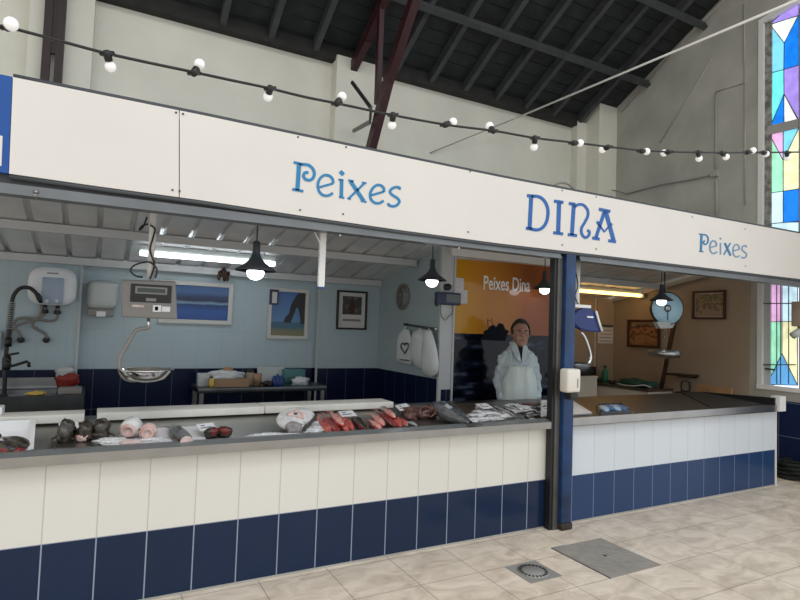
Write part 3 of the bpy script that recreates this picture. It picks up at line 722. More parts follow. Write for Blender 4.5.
MB().prism([up2(.38, .36), up2(.62, .36), up2(.66, .6), up2(.58, .86), up2(.5, .95), up2(.42, .86), up2(.34, .6)], (0, -.003, 0)).build('printed_figure', 'frame_brown', t)
MB().prism([up2(.05, .10), up2(.95, .10), up2(.95, .18), up2(.05, .18)], (0, -.002, 0)).build('caption_line', 'cable_grey', t)

# ------------------------------------------------------------------ water heater, towel dispenser, spray tap
by = 2.62
x0, x1, z0, z1 = rectY((29, 266), (75.5, 306), by)
wh = thing('water_heater', 'small white wall water heater above the sink', 'water heater', ((x0+x1)/2, PF, z0))
zc = (z0+z1)/2; xc = (x0+x1)/2; hw, hh = (x1-x0)/2, (z1-z0)/2
bm = bmesh.new(); bmesh.ops.create_cube(bm, size=2); bmesh.ops.subdivide_edges(bm, edges=bm.edges[:], cuts=7, use_grid_fill=True)
for v in bm.verts:
    x, y, z = v.co
    k = (abs(x)**5+abs(z)**5)**.2 or 1; m_ = max(abs(x), abs(z)) or 1
    f = m_/k
    v.co = Vector((xc+x*f*hw*(1-.05*z*z), by+.125+y*.125-(0 if y > -.9 else .02*(1-x*x)), zc+z*f*hh*(1-.06*x*x)))
MB().bm(bm, 0, True).build('body', 'boiler_white', wh)
a = rectY((42.5, 277), (62.5, 304.5), by-.025); MB().box((a[0], by-.035, a[2]), (a[1], by, a[3]), bev=.01).build('control_panel', 'boiler_blue', wh)
for p in ((47, 301), (57, 301)):
    q = atY(p, by-.037); MB().lathe(q, [(.016, -.0), (.016, .018), (.012, .02)], 16, axis='Y').build('knob', 'boiler_white', wh)
a = rectY((47, 272.3), (58.5, 274.3), by-.02); MB().box((a[0], by-.024, a[2]), (a[1], by, a[3])).build('name_strip', 'cable_grey', wh)
for pts, nm in (([(45, 307), (44, 314), (36, 319), (32, 325), (38, 330), (45, 334), (46.5, 339)], 'hose'), ([(57.5, 308), (57, 318), (50, 321), (36, 319), (22, 318), (15, 321), (14, 327), (19, 333), (21, 338)], 'hose'), ([(40, 300), (41, 313), (34, 320), (18, 325), (11, 332), (9, 345)], 'hose')):
    MB().tube(smooth([atY(p, PF-.06) for p in pts], 5), .013, 8).build(nm, 'cable_grey', wh)
for p in ((45, 308), (57.5, 309), (20.5, 340), (46, 340)):
    q = atY(p, PF-.05); MB().lathe(q, [(.0, -.05), (.03, -.05), (.03, -.02), (.018, -.01), (.018, .03), (0, .03)], 12, axis='Y' if p[1] > 320 else 'Z').build('valve', 'blackp', wh)
x0, x1, z0, z1 = rectY((88, 280), (116.5, 317), PF)
td = thing('towel_dispenser', 'white paper towel dispenser on the back wall beside the water heater', 'towel dispenser', ((x0+x1)/2, PF+.07, z0))
MB().box((x0, PF-.09, z0+.07), (x1, PF+.07, z1), bev=.065).build('cover', 'white_dim', td)
MB().box((x0+.015, PF-.075, z0), (x1-.03, PF+.07, z0+.075), bev=.01).build('outlet', 'scale_grey', td)
MB().box((x0+.09, PF-.09, z0-.0), (x1-.10, PF-.07, z0+.05)).build('paper_end', 'card', td)

ty = 2.50
tp = thing('spray_tap', 'tall black spray tap with sprung hose at the sink', 'tap', atY((4, 400), ty))
MB().tube(smooth([atY(p, ty) for p in ((4, 400), (6, 355), (9, 330), (11.5, 305), (14, 295), (20, 288.5), (28, 287.5), (34, 291), (38, 296))], 5), .017, 8).build('hose', 'black', tp)
sp_ = MB(); P0, P1 = atY((9, 330), ty), atY((12.3, 302), ty)
sp_.tube([P0+(P1-P0)*i/90+Vector((math.cos(i*1.05), math.sin(i*1.05), 0))*.024 for i in range(91)], .005, 5); sp_.build('spring', 'steel', tp)
MB().tube([atY(p, ty) for p in ((37, 294), (39.5, 298), (41, 303))], [.02, .026, .014], 10).build('spray_head', 'black', tp)
MB().tube([atY(p, ty-.03) for p in ((5, 361), (12, 366), (27, 361.5), (29, 363), (29, 367))], .013, 8).build('spout', 'black', tp)
MB().tube([atY(p, ty-.03) for p in ((8, 355), (13, 354), (19, 353))], .010, 8).build('lever', 'black', tp)
MB().lathe(atY((6.5, 364), ty), [(.03, -.05), (.034, -.02), (.034, .05), (.02, .08)], 14).build('valve_body', 'black', tp)
MB().lathe(atY((8.2, 342), ty), [(.028, -.04), (.028, .04)], 12).build('collar', 'black', tp)
x0, x1, z0, z1 = rectY((-14, 330), (2, 350), PF)
sd = tag(MB().box((x0, PF-.10, z0), (x1, PF, z1), bev=.02).build('soap_dispenser', 'white_dim'), 'white soap dispenser on the wall at the left picture edge', 'dispenser')

# ------------------------------------------------------------------ sink
sk = thing('sink_unit', 'stainless sink unit against the back wall below the water heater', 'sink', (-.25, 2.5, 0))
X0, X1, Ya, Yb, zt_ = -1.0, .13, 2.14, 2.80, .885
b_m = MB()
for a, b in (((X0, Ya), (X1, Ya+.07)), ((X0, Yb-.10), (X1, Yb)), ((X1-.22, Ya+.07), (X1, Yb-.10)), ((X0, Ya+.07), (X0+.12, Yb-.1))): b_m.box((a[0], a[1], zt_-.03), (b[0], b[1], zt_))
b_m.build('worktop', 'steel_dark', sk)
bs_ = MB(); xa, xb, ya, yb = X0+.12, X1-.22, Ya+.07, Yb-.1
bs_.add([(xa, ya, zt_-.01), (xb, ya, zt_-.01), (xb, yb, zt_-.01), (xa, yb, zt_-.01), (xa+.03, ya+.03, zt_-.25), (xb-.03, ya+.03, zt_-.25), (xb-.03, yb-.03, zt_-.25), (xa+.03, yb-.03, zt_-.25)], [(0, 1, 5, 4), (1, 2, 6, 5), (2, 3, 7, 6), (3, 0, 4, 7), (4, 5, 6, 7)])
bs_.build('basin', 'steel_dark', sk)
MB().box((X0, Yb, zt_-.03), (X1-.06, Yb+.02, zt_+.09)).build('splashback', 'steel', sk)
MB().box((X0, Ya, .15), (X1, Ya+.02, zt_-.03)).build('front_panel', 'steel_dark', sk)
MB().box((X1-.02, Ya+.02, .15), (X1, Yb, zt_-.03)).build('side_panel', 'steel', sk)
for x in (X0+.03, X1-.03):
    for y in (Ya+.04, Yb-.04): MB().box((x-.02, y-.02, 0), (x+.02, y+.02, .15)).build('leg', 'steel', sk)
q = Vector((-.02, 2.68, zt_))
rb = thing('plastic_bag', 'bright red plastic bag with pale top on the sink edge', 'bag', q)
MB().bm(blob(q+Vector((0, 0, .075)), (.10, .07, .075), 3, .22), 0, True).build('bag_body', 'red_bag', rb)
MB().bm(blob(q+Vector((-.02, 0, .15)), (.085, .06, .055), 5, .3), 0, True).build('bag_top', 'green_cloth' if False else 'white_dim', rb)
q = Vector((-.22, 2.19, zt_))
tag(MB().bm(blob(q+Vector((0, 0, .015)), (.075, .03, .02), 2, .3), 0, True).build('dish_cloth', 'yellow'), 'crumpled yellow cloth on the front edge of the sink', 'cloth')
kn = thing('knife', 'knife with black handle lying on the sink edge', 'knife', (-.42, 2.18, zt_))
MB().bar((-.55, 2.17, zt_+.008), (-.42, 2.19, zt_+.008), .028, .014).build('handle', 'black', kn)
MB().prism([(-.42, 2.18, zt_+.004), (-.42, 2.205, zt_+.004), (-.28, 2.20, zt_+.004)], (0, 0, .004)).build('blade', 'steel', kn)
q = Vector((.02, 2.35, zt_))
tag(MB().box((q.x-.09, q.y-.15, zt_), (q.x+.09, q.y+.03, zt_+.05), bev=.008).build('grey_tub', 'scale_grey'), 'low grey tub on the right corner of the sink', 'tub')

# ------------------------------------------------------------------ back table with clutter
bt = thing('back_table', 'stainless work table with clutter under the two paintings', 'table', (1.76, 2.6, 0))
tz = .895
MB().box((1.10, 2.34, tz-.05), (2.44, 2.85, tz), bev=.005).build('table_top', 'steel_dark', bt)
MB().box((1.14, 2.38, .30), (2.40, 2.82, .33)).build('lower_shelf', 'steel_dark', bt)
for x in (1.14, 2.40):
    for y in (2.38, 2.80): MB().box((x-.02, y-.02, 0), (x+.02, y+.02, tz-.05)).build('leg', 'steel', bt)
def onBT(px, y=2.55): p = atY((px, 385), y); return Vector((p.x, y, tz))
q = onBT(203); tag(MB().box((q.x-.055, q.y-.06, tz), (q.x+.055, q.y+.06, tz+.13), bev=.01).build('white_tub', 'white_dim'), 'small white tub at the left end of the work table', 'tub')
q = onBT(228, 2.5); cx = thing('cardboard_box', 'open cardboard box stuffed with a white bag on the work table', 'box', q)
cbm = MB()
for a, b in (((-.19, -.10), (.19, -.09)), ((-.19, .09), (.19, .10)), ((-.19, -.09), (-.18, .09)), ((.18, -.09), (.19, .09)), ((-.18, -.09), (.18, .09))):
    cbm.box((q.x+a[0], q.y+a[1], tz+.002), (q.x+b[0], q.y+b[1], tz+(.085 if a != (-.18, -.09) or b != (.18, .09) else .012)))
cbm.build('carton', 'cardboard', cx)
tag(MB().bm(blob(q+Vector((-.02, .0, .105)), (.17, .08, .055), 4, .35), 0, True).build('plastic_bag', 'bag_white'), 'white plastic bag bulging out of the cardboard box', 'bag')
tag(MB().bm(blob(q+Vector((.0, .02, .165)), (.05, .04, .03), 6, .3), 0, True).build('paper_bundle', 'wood'), 'small tan bundle on top of the white bag in the box', 'bundle')
q = onBT(211.5, 2.38); tag(MB().bm(blob(q+Vector((0, 0, .045)), (.03, .025, .045), 1, .25), 0, True).build('sponge', 'yellow'), 'yellow sponge beside the cardboard box', 'sponge')
q = onBT(250, 2.6); jb = thing('jar', 'beige jar on the work table right of the cardboard box', 'jar', q)
MB().lathe(q, [(.045, 0), (.05, .01), (.05, .11), (.035, .13), (.03, .13)], 18).build('jar_body', 'beige_paint', jb); MB().lathe(q, [(.034, .13), (.034, .155)], 18).build('lid', 'wood_dark', jb)
for px, r, h, m, lb in ((257, .045, .12, 'cardboard', 'dull brown tin standing right of the beige jar'), (244.5, .035, .06, 'black', 'low black tin left of the beige jar')):
    q = onBT(px, 2.55); tag(MB().lathe(q, [(r, 0), (r, h), (r-.004, h), (r-.004, h-.01)], 16).build('tin', m), lb, 'tin')
q = onBT(271, 2.78); tag(MB().prism([q+Vector((-.15, -.02, .0)), q+Vector((.16, -.02, 0)), q+Vector((.16, .05, .17)), q+Vector((-.15, .05, .17))], (0, .015, 0)).build('white_tray', 'white_dim'), 'white tray leaning on the wall at the back of the work table', 'tray')
for i, (px, h) in enumerate(((274, .10), (277.5, .12), (281, .105))):
    q = onBT(px, 2.48); tag(MB().lathe(q, [(.028, 0), (.03, .01), (.03, h-.03), (.014, h-.012), (.014, h)], 14).build('bottle', 'blue_bottle'), 'small dark blue bottle in a row of three on the work table', 'bottle', 'dark blue bottles on the work table')
q = onBT(293, 2.74); tag(MB().box((q.x-.12, q.y-.06, tz), (q.x+.12, q.y+.06, tz+.15), bev=.008).build('teal_box', 'teal_box'), 'teal box at the right end of the work table', 'box')
q = onBT(300, 2.50); tag(MB().bm(blob(q+Vector((0, 0, .04)), (.10, .06, .045), 8, .35), 0, True).build('plastic_bag', 'bag_white'), 'crumpled white bag in front of the teal box', 'bag')
q = onBT(267, 2.45); tag(MB().bm(blob(q+Vector((0, 0, .025)), (.06, .05, .028), 9, .3), 0, True).build('dark_cloth', 'fish_dark'), 'dark crumpled cloth left of the blue bottles', 'cloth')

# dried bunch, white batten, small socket strip
q = atY((224, 266), PF-.08); db = thing('dried_bunch', 'dried brown bunch hanging from the beam over the seascape', 'dried plant', q)
for i in range(14):
    a = i*2.4; d = Vector((math.cos(a)*.05, math.sin(a)*.03, -.08-.012*(i % 6)))
    m = MB().tube([q, q+d*.5+Vector((0, 0, -.01)), q+d], [.004, .006, .004], 5)
    m.bm(blob(q+d, (.018, .016, .03), i, .3, n=2), 0, True); m.build('dried_pod', 'dried', db)
q0, q1 = atY((319.8, 236), .06), atY((323.6, 287), .06)
hb = thing('hanging_batten', 'short white batten hanging below the left shutter', 'batten', (q0.x, .06, q1.z))
MB().box((q0.x, .045, q1.z), (q1.x, .07, 2.5)).build('batten', 'white', hb)
MB().bar((q0.x-.04, .05, q0.z+.02), (q0.x+.0, .05, q0.z-.05), .008, .008).build('brace', 'white', hb)
MB().box((q0.x+.004, .05, q1.z-.012), (q1.x-.004, .065, q1.z)).build('tip', 'royal', hb)

# ------------------------------------------------------------------ side wall: clock, rail, hanging bags
WX = 3.30
c0 = atX((403.5, 297), WX); R_ = .155
ck = thing('wall_clock', 'round pale wall clock with dark rim on the tiled side wall', 'clock', (WX, c0.y, c0.z))
cm = Vector((WX, c0.y, c0.z))
MB().lathe(cm, [(R_-.018, .0), (R_-.018, .022), (R_, .022), (R_, 0)], 40, axis='X').build('rim', 'cable_grey', ck)
MB().lathe(cm, [(R_-.016, .0), (R_-.016, .012), (0, .012)], 40, axis='X').build('dial', 'scale_grey', ck)
for k in range(12):
    a = k*PI/6; d = Vector((0, math.sin(a), math.cos(a)))
    MB().bar(cm+d*(R_-.055)+Vector((-.014, 0, 0)), cm+d*(R_-.028)+Vector((-.014, 0, 0)), .010, .004).build('hour_mark', 'ink', ck)
for a, l in ((.25, .07), (2.9, .105)):
    d = Vector((0, math.sin(a), math.cos(a))); MB().bar(cm+Vector((-.016, 0, 0)), cm+d*l+Vector((-.016, 0, 0)), .010, .003).build('hand', 'ink', ck)
h0, h1 = atX((404, 324.5), WX-.05), atX((434.5, 329), WX-.05)
hr = thing('towel_rail', 'short steel hook rail on the tiled side wall below the clock', 'rail', mid(h0, h1))
MB().tube([h0, h1], .012, 8).build('rail', 'steel_dark', hr)
for p in (h0, h1):
    MB().tube([p, Vector((WX, p.y, p.z))], .016, 8).build('end_bracket', 'chrome' if p is h1 else 'steel_dark', hr)
def hangbag(pts, seed, label, m, bulge, dx):
    """a bag hung from the rail: outline in pixels on the side wall, puffed out"""
    t = [atX(p, WX-dx) for p in pts]; c = sum(t, Vector())/len(t)
    from mathutils import noise
    n = len(t); vs = []; fs = []
    rings = [(1, 0), (.92, .55), (.7, .85), (.35, 1)]
    for s_, b in rings:
        for p in t:
            q = c+(p-c)*s_; k = b*bulge+.018*b*noise.noise(Vector((q.y*16, q.z*7, seed))); vs.append(q+Vector((-k, 0, 0)))
    vs.append(c+Vector((-bulge, 0, 0)))
    for r in range(3):
        for i in range(n): fs.append((r*n+i, r*n+(i+1) % n, (r+1)*n+(i+1) % n, (r+1)*n+i))
    for i in range(n): fs.append((3*n+i, 3*n+(i+1) % n, 4*n))
    m0 = MB().add(vs, fs, 0, True).add([v+Vector((2*(c.x-v.x)*.12+.0, 0, 0))+Vector((.004, 0, 0)) for v in vs[:n]]+[c+Vector((.006, 0, 0))], [(i, (i+1) % n, n) for i in range(n)])
    return m0, c
m0, c = hangbag([(404, 329), (409, 330), (411, 338), (411.5, 352), (411, 364.5), (404, 363.5), (397, 362.5), (397.5, 350), (398, 339), (400, 333)], 1, '', '', .03, .04)
hb1 = thing('cotton_bag', 'flat white bag printed with a dark heart hanging from the left end of the rail', 'bag', Vector((c.x, c.y, c.z-.18)))
m0.build('bag_body', 'bag_white', hb1)
heart = []
for i in range(26):
    a = 2*PI*i/25; x = 16*math.sin(a)**3; z = 13*math.cos(a)-5*math.cos(2*a)-2*math.cos(3*a)-math.cos(4*a); heart.append(atX((404.6-x*.24, 347.5-z*.38), WX-.085))
MB().tube(heart, .007, 5).build('printed_heart', 'ink', hb1)
MB().tube([atX((400, 359.5), WX-.078), atX((409, 360.6), WX-.078)], .006, 5).build('printed_line', 'ink', hb1)
MB().tube([h0+Vector((.01, -.02, 0)), atX((404.5, 330), WX-.05)], .006, 5).build('strap', 'bag_white', hb1)
m0, c = hangbag([(414, 331), (419, 329), (424, 330), (428, 337), (430, 350), (430, 365), (426, 371), (418, 368), (413, 362), (412.5, 348)], 4, '', '', .06, .045)
hb2 = thing('plastic_bag', 'limp white plastic bag hanging in the middle of the rail', 'bag', Vector((c.x, c.y, c.z-.2)))
m0.build('bag_body', 'bag_white', hb2); MB().tube([atX((420, 327), WX-.05), atX((420, 331), WX-.06)], .008, 5).build('strap', 'bag_white', hb2)
m0, c = hangbag([(425, 330), (431, 330), (434, 338), (437, 350), (439, 364), (438, 373), (431, 377), (424, 374), (422.5, 360), (424, 345)], 9, '', '', .055, .08)
hb3 = thing('plastic_bag', 'bulging white plastic bag hanging at the right end of the rail', 'bag', Vector((c.x, c.y, c.z-.2)))
m0.build('bag_body', 'bag_white', hb3); MB().tube([atX((429, 328), WX-.055), atX((429, 332), WX-.11)], .008, 5).build('strap', 'bag_white', hb3)

# ------------------------------------------------------------------ poster wall
py_ = 1.455
pL, pR = atY((453.5, 335), py_).x, 4.83
pz0, pz1 = .62, atY((500, 262.2), py_).z
zh = atY((500, 334.5), py_).z
pt = thing('wall_poster', 'huge glossy poster of an orange sky over dark sea behind the fishmonger', 'poster', ((pL+pR)/2, py_, pz0))
m, N, L, b = nt('poster_print')
g = N.new('ShaderNodeNewGeometry'); s_ = N.new('ShaderNodeSeparateXYZ'); L.new(g.outputs['Position'], s_.inputs[0])
mrx = N.new('ShaderNodeMapRange'); mrx.inputs['From Min'].default_value = pL; mrx.inputs['From Max'].default_value = 4.75; L.new(s_.outputs['X'], mrx.inputs['Value'])
n1 = N.new('ShaderNodeTexNoise'); n1.inputs['Scale'].default_value = 2.2; n1.inputs['Detail'].default_value = 4; L.new(g.outputs['Position'], n1.inputs['Vector'])
ad = N.new('ShaderNodeMath'); ad.operation = 'MULTIPLY_ADD'; L.new(n1.outputs['Fac'], ad.inputs[0]); ad.inputs[1].default_value = .45; L.new(mrx.outputs[0], ad.inputs[2])
sk_ = N.new('ShaderNodeValToRGB'); e = sk_.color_ramp.elements; e.new(.5)
for el, (p, c) in zip(e, ((.15, (.60, .32, .018)), (.55, (.52, .22, .03)), (1.0, (.30, .095, .035)))): el.position = p; el.color = (*c, 1)
L.new(ad.outputs[0], sk_.inputs['Fac'])
mp = N.new('ShaderNodeMapping'); mp.inputs['Scale'].default_value = (2, 1, 7); L.new(g.outputs['Position'], mp.inputs['Vector'])
n2 = N.new('ShaderNodeTexNoise'); n2.inputs['Scale'].default_value = 1.6; n2.inputs['Detail'].default_value = 6; L.new(mp.outputs[0], n2.inputs['Vector'])
sea = N.new('ShaderNodeValToRGB'); e = sea.color_ramp.elements; e.new(.62)
for el, (p, c) in zip(e, ((.44, (.001, .002, .006)), (.57, (.006, .011, .030)), (.70, (.10, .13, .18)))): el.position = p; el.color = (*c, 1)
L.new(n2.outputs['Fac'], sea.inputs['Fac'])
gt = N.new('ShaderNodeMath'); gt.operation = 'GREATER_THAN'; L.new(s_.outputs['Z'], gt.inputs[0]); gt.inputs[1].default_value = zh
mx = N.new('ShaderNodeMixRGB'); L.new(gt.outputs[0], mx.inputs[0]); L.new(sea.outputs[0], mx.inputs[1]); L.new(sk_.outputs[0], mx.inputs[2])
L.new(mx.outputs[0], b.inputs['Base Color']); b.inputs['Roughness'].default_value = .10; b.inputs['Specular IOR Level'].default_value = .22
n3 = N.new('ShaderNodeTexNoise'); n3.inputs['Scale'].default_value = 3.5; L.new(g.outputs['Position'], n3.inputs['Vector'])
bp = N.new('ShaderNodeBump'); bp.inputs['Strength'].default_value = .25; bp.inputs['Distance'].default_value = .05; L.new(n3.outputs['Fac'], bp.inputs['Height']); L.new(bp.outputs['Normal'], b.inputs['Normal'])
M['poster_print'] = m
zr = atY((552.5, 266), py_).z; zl = atY((453.5, 258.8), py_).z
MB().prism([(pL, py_, pz0), (pR, py_, pz0), (pR, py_, zr), (pL, py_, zl)], (0, -.006, 0)).build('poster_sheet', 'poster_print', pt)
pj = lambda x, y: atY((x, y), py_-.007)
mat('boat_print', (.012, .014, .022), .9, spec=.1)
boat = [(482, 340), (484, 331), (488, 329), (490, 326), (494, 325), (496, 327), (499, 323), (503, 324), (505, 329), (509, 331), (507, 336), (505, 341)]
MB().prism([pj(*p) for p in boat], (0, -.002, 0)).build('printed_boat', 'boat_print', pt)
mm = MB()
for a, b in (((488.5, 331), (487.5, 319)), ((487.5, 319), (490.5, 322)), ((493, 328), (491.5, 318))): mm.bar(pj(*a), pj(*b), .006, .003)
mm.build('printed_mast', 'boat_print', pt)
# lettering
def text_mesh(s, P0, P1, hgt, name, mt, par, bold=.0):
    cu = bpy.data.curves.new('txt', 'FONT'); cu.body = s; cu.size = 1; cu.extrude = 0; cu.offset = bold
    ob = bpy.data.objects.new('txt', cu); COL.objects.link(ob); bpy.context.view_layer.update()
    me = bpy.data.meshes.new_from_object(ob.evaluated_get(bpy.context.evaluated_depsgraph_get()))
    bpy.data.objects.remove(ob); vs = [v.co.copy() for v in me.vertices]
    xs = [v.x for v in vs]; xa, xb = min(xs), max(xs); zt0 = max(v.y for v in vs)
    out = []
    for v in vs:
        u = (v.x-xa)/(xb-xa); q = P0+(P1-P0)*u; out.append(q+Vector((0, 0, v.y/zt0*hgt)))
    mb = MB().add(out, [list(p.vertices) for p in me.polygons]); mb.add([q+Vector((0, -.002, 0)) for q in out], [list(p.vertices) for p in me.polygons])
    return mb.build(name, mt, par)
A, B_ = pj(483.5, 289.3), pj(530, 291.6)
hgt = (pj(484, 275.5)-pj(484, 289.3)).z
text_mesh('Peixes Dina', A, B_, hgt, 'lettering', 'white', pt, .012)
for p0, p1, lb in (((453, 277.5), (463.5, 291.5), 'upper white notice stuck on the left edge of the orange poster'), ((455, 289.5), (467, 304), 'lower white notice stuck on the left edge of the orange poster')):
    a = rectY(p0, p1, py_-.01); yy = py_-.010-(.002 if 'lower' in lb else 0)
    n_ = thing('paper_notice', lb, 'notice', ((a[0]+a[1])/2, yy, a[2])); MB().box((a[0], yy-.0015, a[2]), (a[1], yy, a[3])).build('sheet', 'papers', n_)
    for k in range(4):
        z = a[3]-.02-(a[3]-a[2]-.03)*k/4; MB().box((a[0]+.015, yy-.0022, z-.004), (a[1]-.02-.02*(k % 2), yy-.0015, z)).build('printed_line', 'boiler_blue', n_)

# dark scale head on the white end post
dy = 1.33
x0, x1, z0, z1 = rectY((438, 291.5), (461, 305.5), dy)
ds = thing('scale_head', 'dark blue black scale terminal on the white end post', 'scale', ((x0+x1)/2, dy, z0))
MB().box((x0, dy, z0), (x1, dy+.07, z1), bev=.012).build('body', 'ink', ds)
MB().box((x0+.10, dy-.004, z0+.025), (x1-.02, dy, z1-.02)).build('screen', 'screen', ds)
q = atY((447.5, 287), dy+.03); MB().lathe(q, [(0, -.02), (.035, -.02), (.035, .02), (0, .02)], 18, axis='Y').build('round_knob', 'black', ds)
q = atY((436.5, 304.5), dy+.03); MB().ball(q, .02).build('side_knob', 'black', ds)
MB().tube(smooth([atY(p, dy+.045) for p in ((441, 305), (441, 314), (445, 320), (448, 317), (452, 313), (452, 305))], 4), .005, 5).build('cable', 'cable_grey', ds)
MB().box((x0+.06, dy+.07, z0+.03), (x0+.14, 1.385, z1-.02)).build('mount', 'black', ds)

# ------------------------------------------------------------------ right part of the stall
ry = .08
bsx = thing('hanging_scale', 'blue electronic scale with chrome arm and dark pan beside the blue post', 'scale', atY((588, 333), ry))
out = [(574, 319), (575, 314), (578, 310.5), (583, 308.3), (589, 308), (594.5, 310.5), (597.5, 316), (598.5, 324), (603, 330), (602, 332.5), (590, 331.5), (582, 330), (577, 326.5), (574.5, 323)]
MB().prism([atY(p, ry) for p in out], (0, .05, 0)).build('body', 'scale_blue', bsx, bev=.012)
a = rectY((587, 316), (593, 318), ry); MB().box((a[0], ry-.004, a[2]), (a[1], ry, a[3])).build('name_plate', 'card', bsx)
MB().tube([atY((596, 311), ry-.01), atY((599, 322), ry-.01), atY((602, 331), ry-.01)], .011, 6).build('side_trim', 'cable_white', bsx)
a = rectY((574, 304.5), (592, 308.3), ry); MB().box((a[0], ry+.01, a[2]), (a[1], ry+.11, a[3]+.004)).build('top_bracket', 'white', bsx)
MB().tube([atY((577, 306), ry+.06), atY((577, 290), ry+.06), atY((578, 262), ry+.06)], .022, 8).build('hanging_pole', 'cable_white', bsx)
MB().tube(smooth([atY(p, ry+.05) for p in ((581, 332), (585, 338), (589, 349), (590.5, 358), (588, 364), (582, 369), (577, 369))], 5), .014, 8).build('arm', 'chrome', bsx)
MB().lathe(atY((575, 371.5), ry+.05), [(0, 0), (.08, .003), (.125, .035), (.135, .075), (.128, .075), (.118, .04), (.07, .012), (0, .009)], 30).build('pan', 'steel_dark', bsx)
MB().tube(smooth([atY(p, ry+.02) for p in ((579, 306), (575, 296), (578, 285), (575, 270))], 4), .005, 5).build('power_cord', 'black', bsx)

dq = atY((666.5, 308.5), 1.2)
dl = thing('dial_scale', 'round dial hanging scale with pale blue face and steel pan', 'scale', atY((666, 325), 1.2))
tl_ = Matrix.Rotation(-.45, 3, 'Z') @ Matrix.Rotation(0, 3, 'X')
def lathed(prof, c, mt, nm, n=40):
    m = MB(); m.lathe((0, 0, 0), prof, n, axis='Y'); m.v = [tl_ @ v + Vector(c) for v in m.v]; return m.build(nm, mt, dl)
lathed([(0, -.07), (.16, -.07), (.205, -.03), (.212, .02), (.205, .028), (.195, .022)], dq, 'black', 'case')
lathed([(.198, .018), (.198, .024), (0, .026)], dq, 'dial_face', 'dial')
lathed([(.045, .026), (.045, .034), (.03, .034), (.03, .026)], dq, 'ink', 'dial_ring', 24)
lathed([(.028, .026), (.028, .036), (0, .036)], dq, 'white', 'dial_hub', 20)
nd = tl_ @ Vector((0, -.036, 0)); MB().bar(dq+nd, dq+nd+Vector((0, 0, -.15)), .012, .004, (0, 1, 0)).build('needle', 'ink', dl)
p4 = [atY(p, 1.16) for p in ((656.5, 322), (676.5, 321.5), (672.5, 328), (660.5, 328.5))]
MB().prism(p4, (0, .06, 0)).build('lower_bracket', 'white_dim', dl)
q = atY((665.5, 327), 1.2); q2 = atY((665, 351), 1.2)
for k in range(8):
    c = q+(q2-q)*(k+.5)/8; MB().tube(arc(c, .018, 0, 2*PI, 10, (1, 0, 0) if k % 2 else (0, 1, 0)), .0045, 5).build('chain_link', 'steel', dl)
MB().lathe(atY((664.5, 358), 1.2), [(0, 0), (.14, .003), (.185, .02), (.195, .10), (.186, .10), (.175, .028), (.13, .012), (0, .009)], 36).build('pan', 'steel', dl)
MB().tube([dq+Vector((0, .03, .2)), Vector((dq.x, dq.y+.03, cz(1.23)-.0))], .012, 6).build('hook', 'steel_dark', dl)

# pictures and notices on the beige walls
q0, q1 = atX((628.6, 319.6), GX-.022), atX((660.5, 348.5), GX-.022)
paintmat('market_paint', [(0, (.20, .10, .04)), (.35, (.35, .19, .09)), (.5, (.10, .04, .02)), (.62, (.45, .20, .09)), (.75, (.06, .03, .03)), (1, (.35, .22, .13))], lo=0, hi=.4, nscale=9, namt=1.1)
framed('framed_painting', 'brown framed warm painting low on the beige wall behind the dial scale', (q0.y, q0.z), (q1.y, q1.z), 'X', GX-.022, 'frame_brown', .035, 'market_paint')
q0, q1 = atX((693.5, 291.5), GX-.022), atX((726.5, 319.5), GX-.022)
paintmat('crowd_paint', [(0, (.30, .22, .15)), (.3, (.36, .26, .18)), (.5, (.08, .06, .05)), (.62, (.42, .30, .19)), (.74, (.10, .10, .06)), (1, (.38, .26, .17))], lo=0, hi=.4, nscale=14, namt=1.2)
framed('framed_painting', 'brown framed crowd picture high on the beige wall near the stained glass', (q0.y, q0.z), (q1.y, q1.z), 'X', GX-.022, 'frame_brown', .03, 'crowd_paint', matw=.012)
a = rectY((598, 325), (612.5, 343.5), PF-.02)
cl = thing('wall_calendar', 'pale wall calendar on the beige pilaster', 'calendar', ((a[0]+a[1])/2, PF-.02, a[2]))
MB().box((a[0], PF-.026, a[2]), (a[1], PF-.021, a[3])).build('sheet', 'papers', cl)
MB().box((a[0], PF-.032, a[3]-.02), (a[1], PF-.020, a[3]+.005)).build('binding', 'black', cl)
for k in range(5):
    z = a[2]+.03+k*.055; MB().box((a[0]+.03, PF-.0275, z), (a[1]-.03, PF-.026, z+.012)).build('date_row', 'cable_grey', cl)

# worktop along the beige wall
wt = thing('low_cabinet', 'long low white cabinet with dark top along the beige wall', 'cabinet', (7.2, 2.3, 0))
MB().box((6.97, 1.80, .0), (GX-.03, 2.84, .78)).build('carcass', 'white_warm', wt)
MB().box((6.94, 1.78, .78), (GX-.025, 2.84, .815)).build('cabinet_top', 'fish_brown', wt)
for y in (1.83, 2.34): MB().box((6.955, y, .62), (6.97, y+.48, .76)).build('drawer', 'white_warm', wt)
q = Vector((7.15, 2.15, .815))
tag(MB().bm(blob(q+Vector((0, 0, .05)), (.13, .30, .06), 2, .3), 0, True).build('green_sheet', 'green_cloth'), 'crumpled dark green sheet lying on the low cabinet', 'sheet')
tag(MB().tube(smooth([(7.0, 2.35, .84), (6.98, 2.2, .83), (6.99, 2.05, .835), (7.03, 1.92, .86), (7.1, 1.85, .83)], 5), .008, 6).build('loose_cable', 'cable_white'), 'white cable trailing along the front of the low cabinet', 'cable')
q = Vector((7.12, 2.69, .815)); gb = thing('bottle', 'green bottle on the low cabinet against the far corner', 'bottle', q)
MB().lathe(q, [(.045, 0), (.05, .01), (.05, .16), (.025, .20), (.02, .23)], 18).build('bottle_body', 'green_bottle', gb); MB().lathe(q, [(.024, .23), (.024, .26), (0, .26)], 14).build('cap', 'green_cloth', gb)
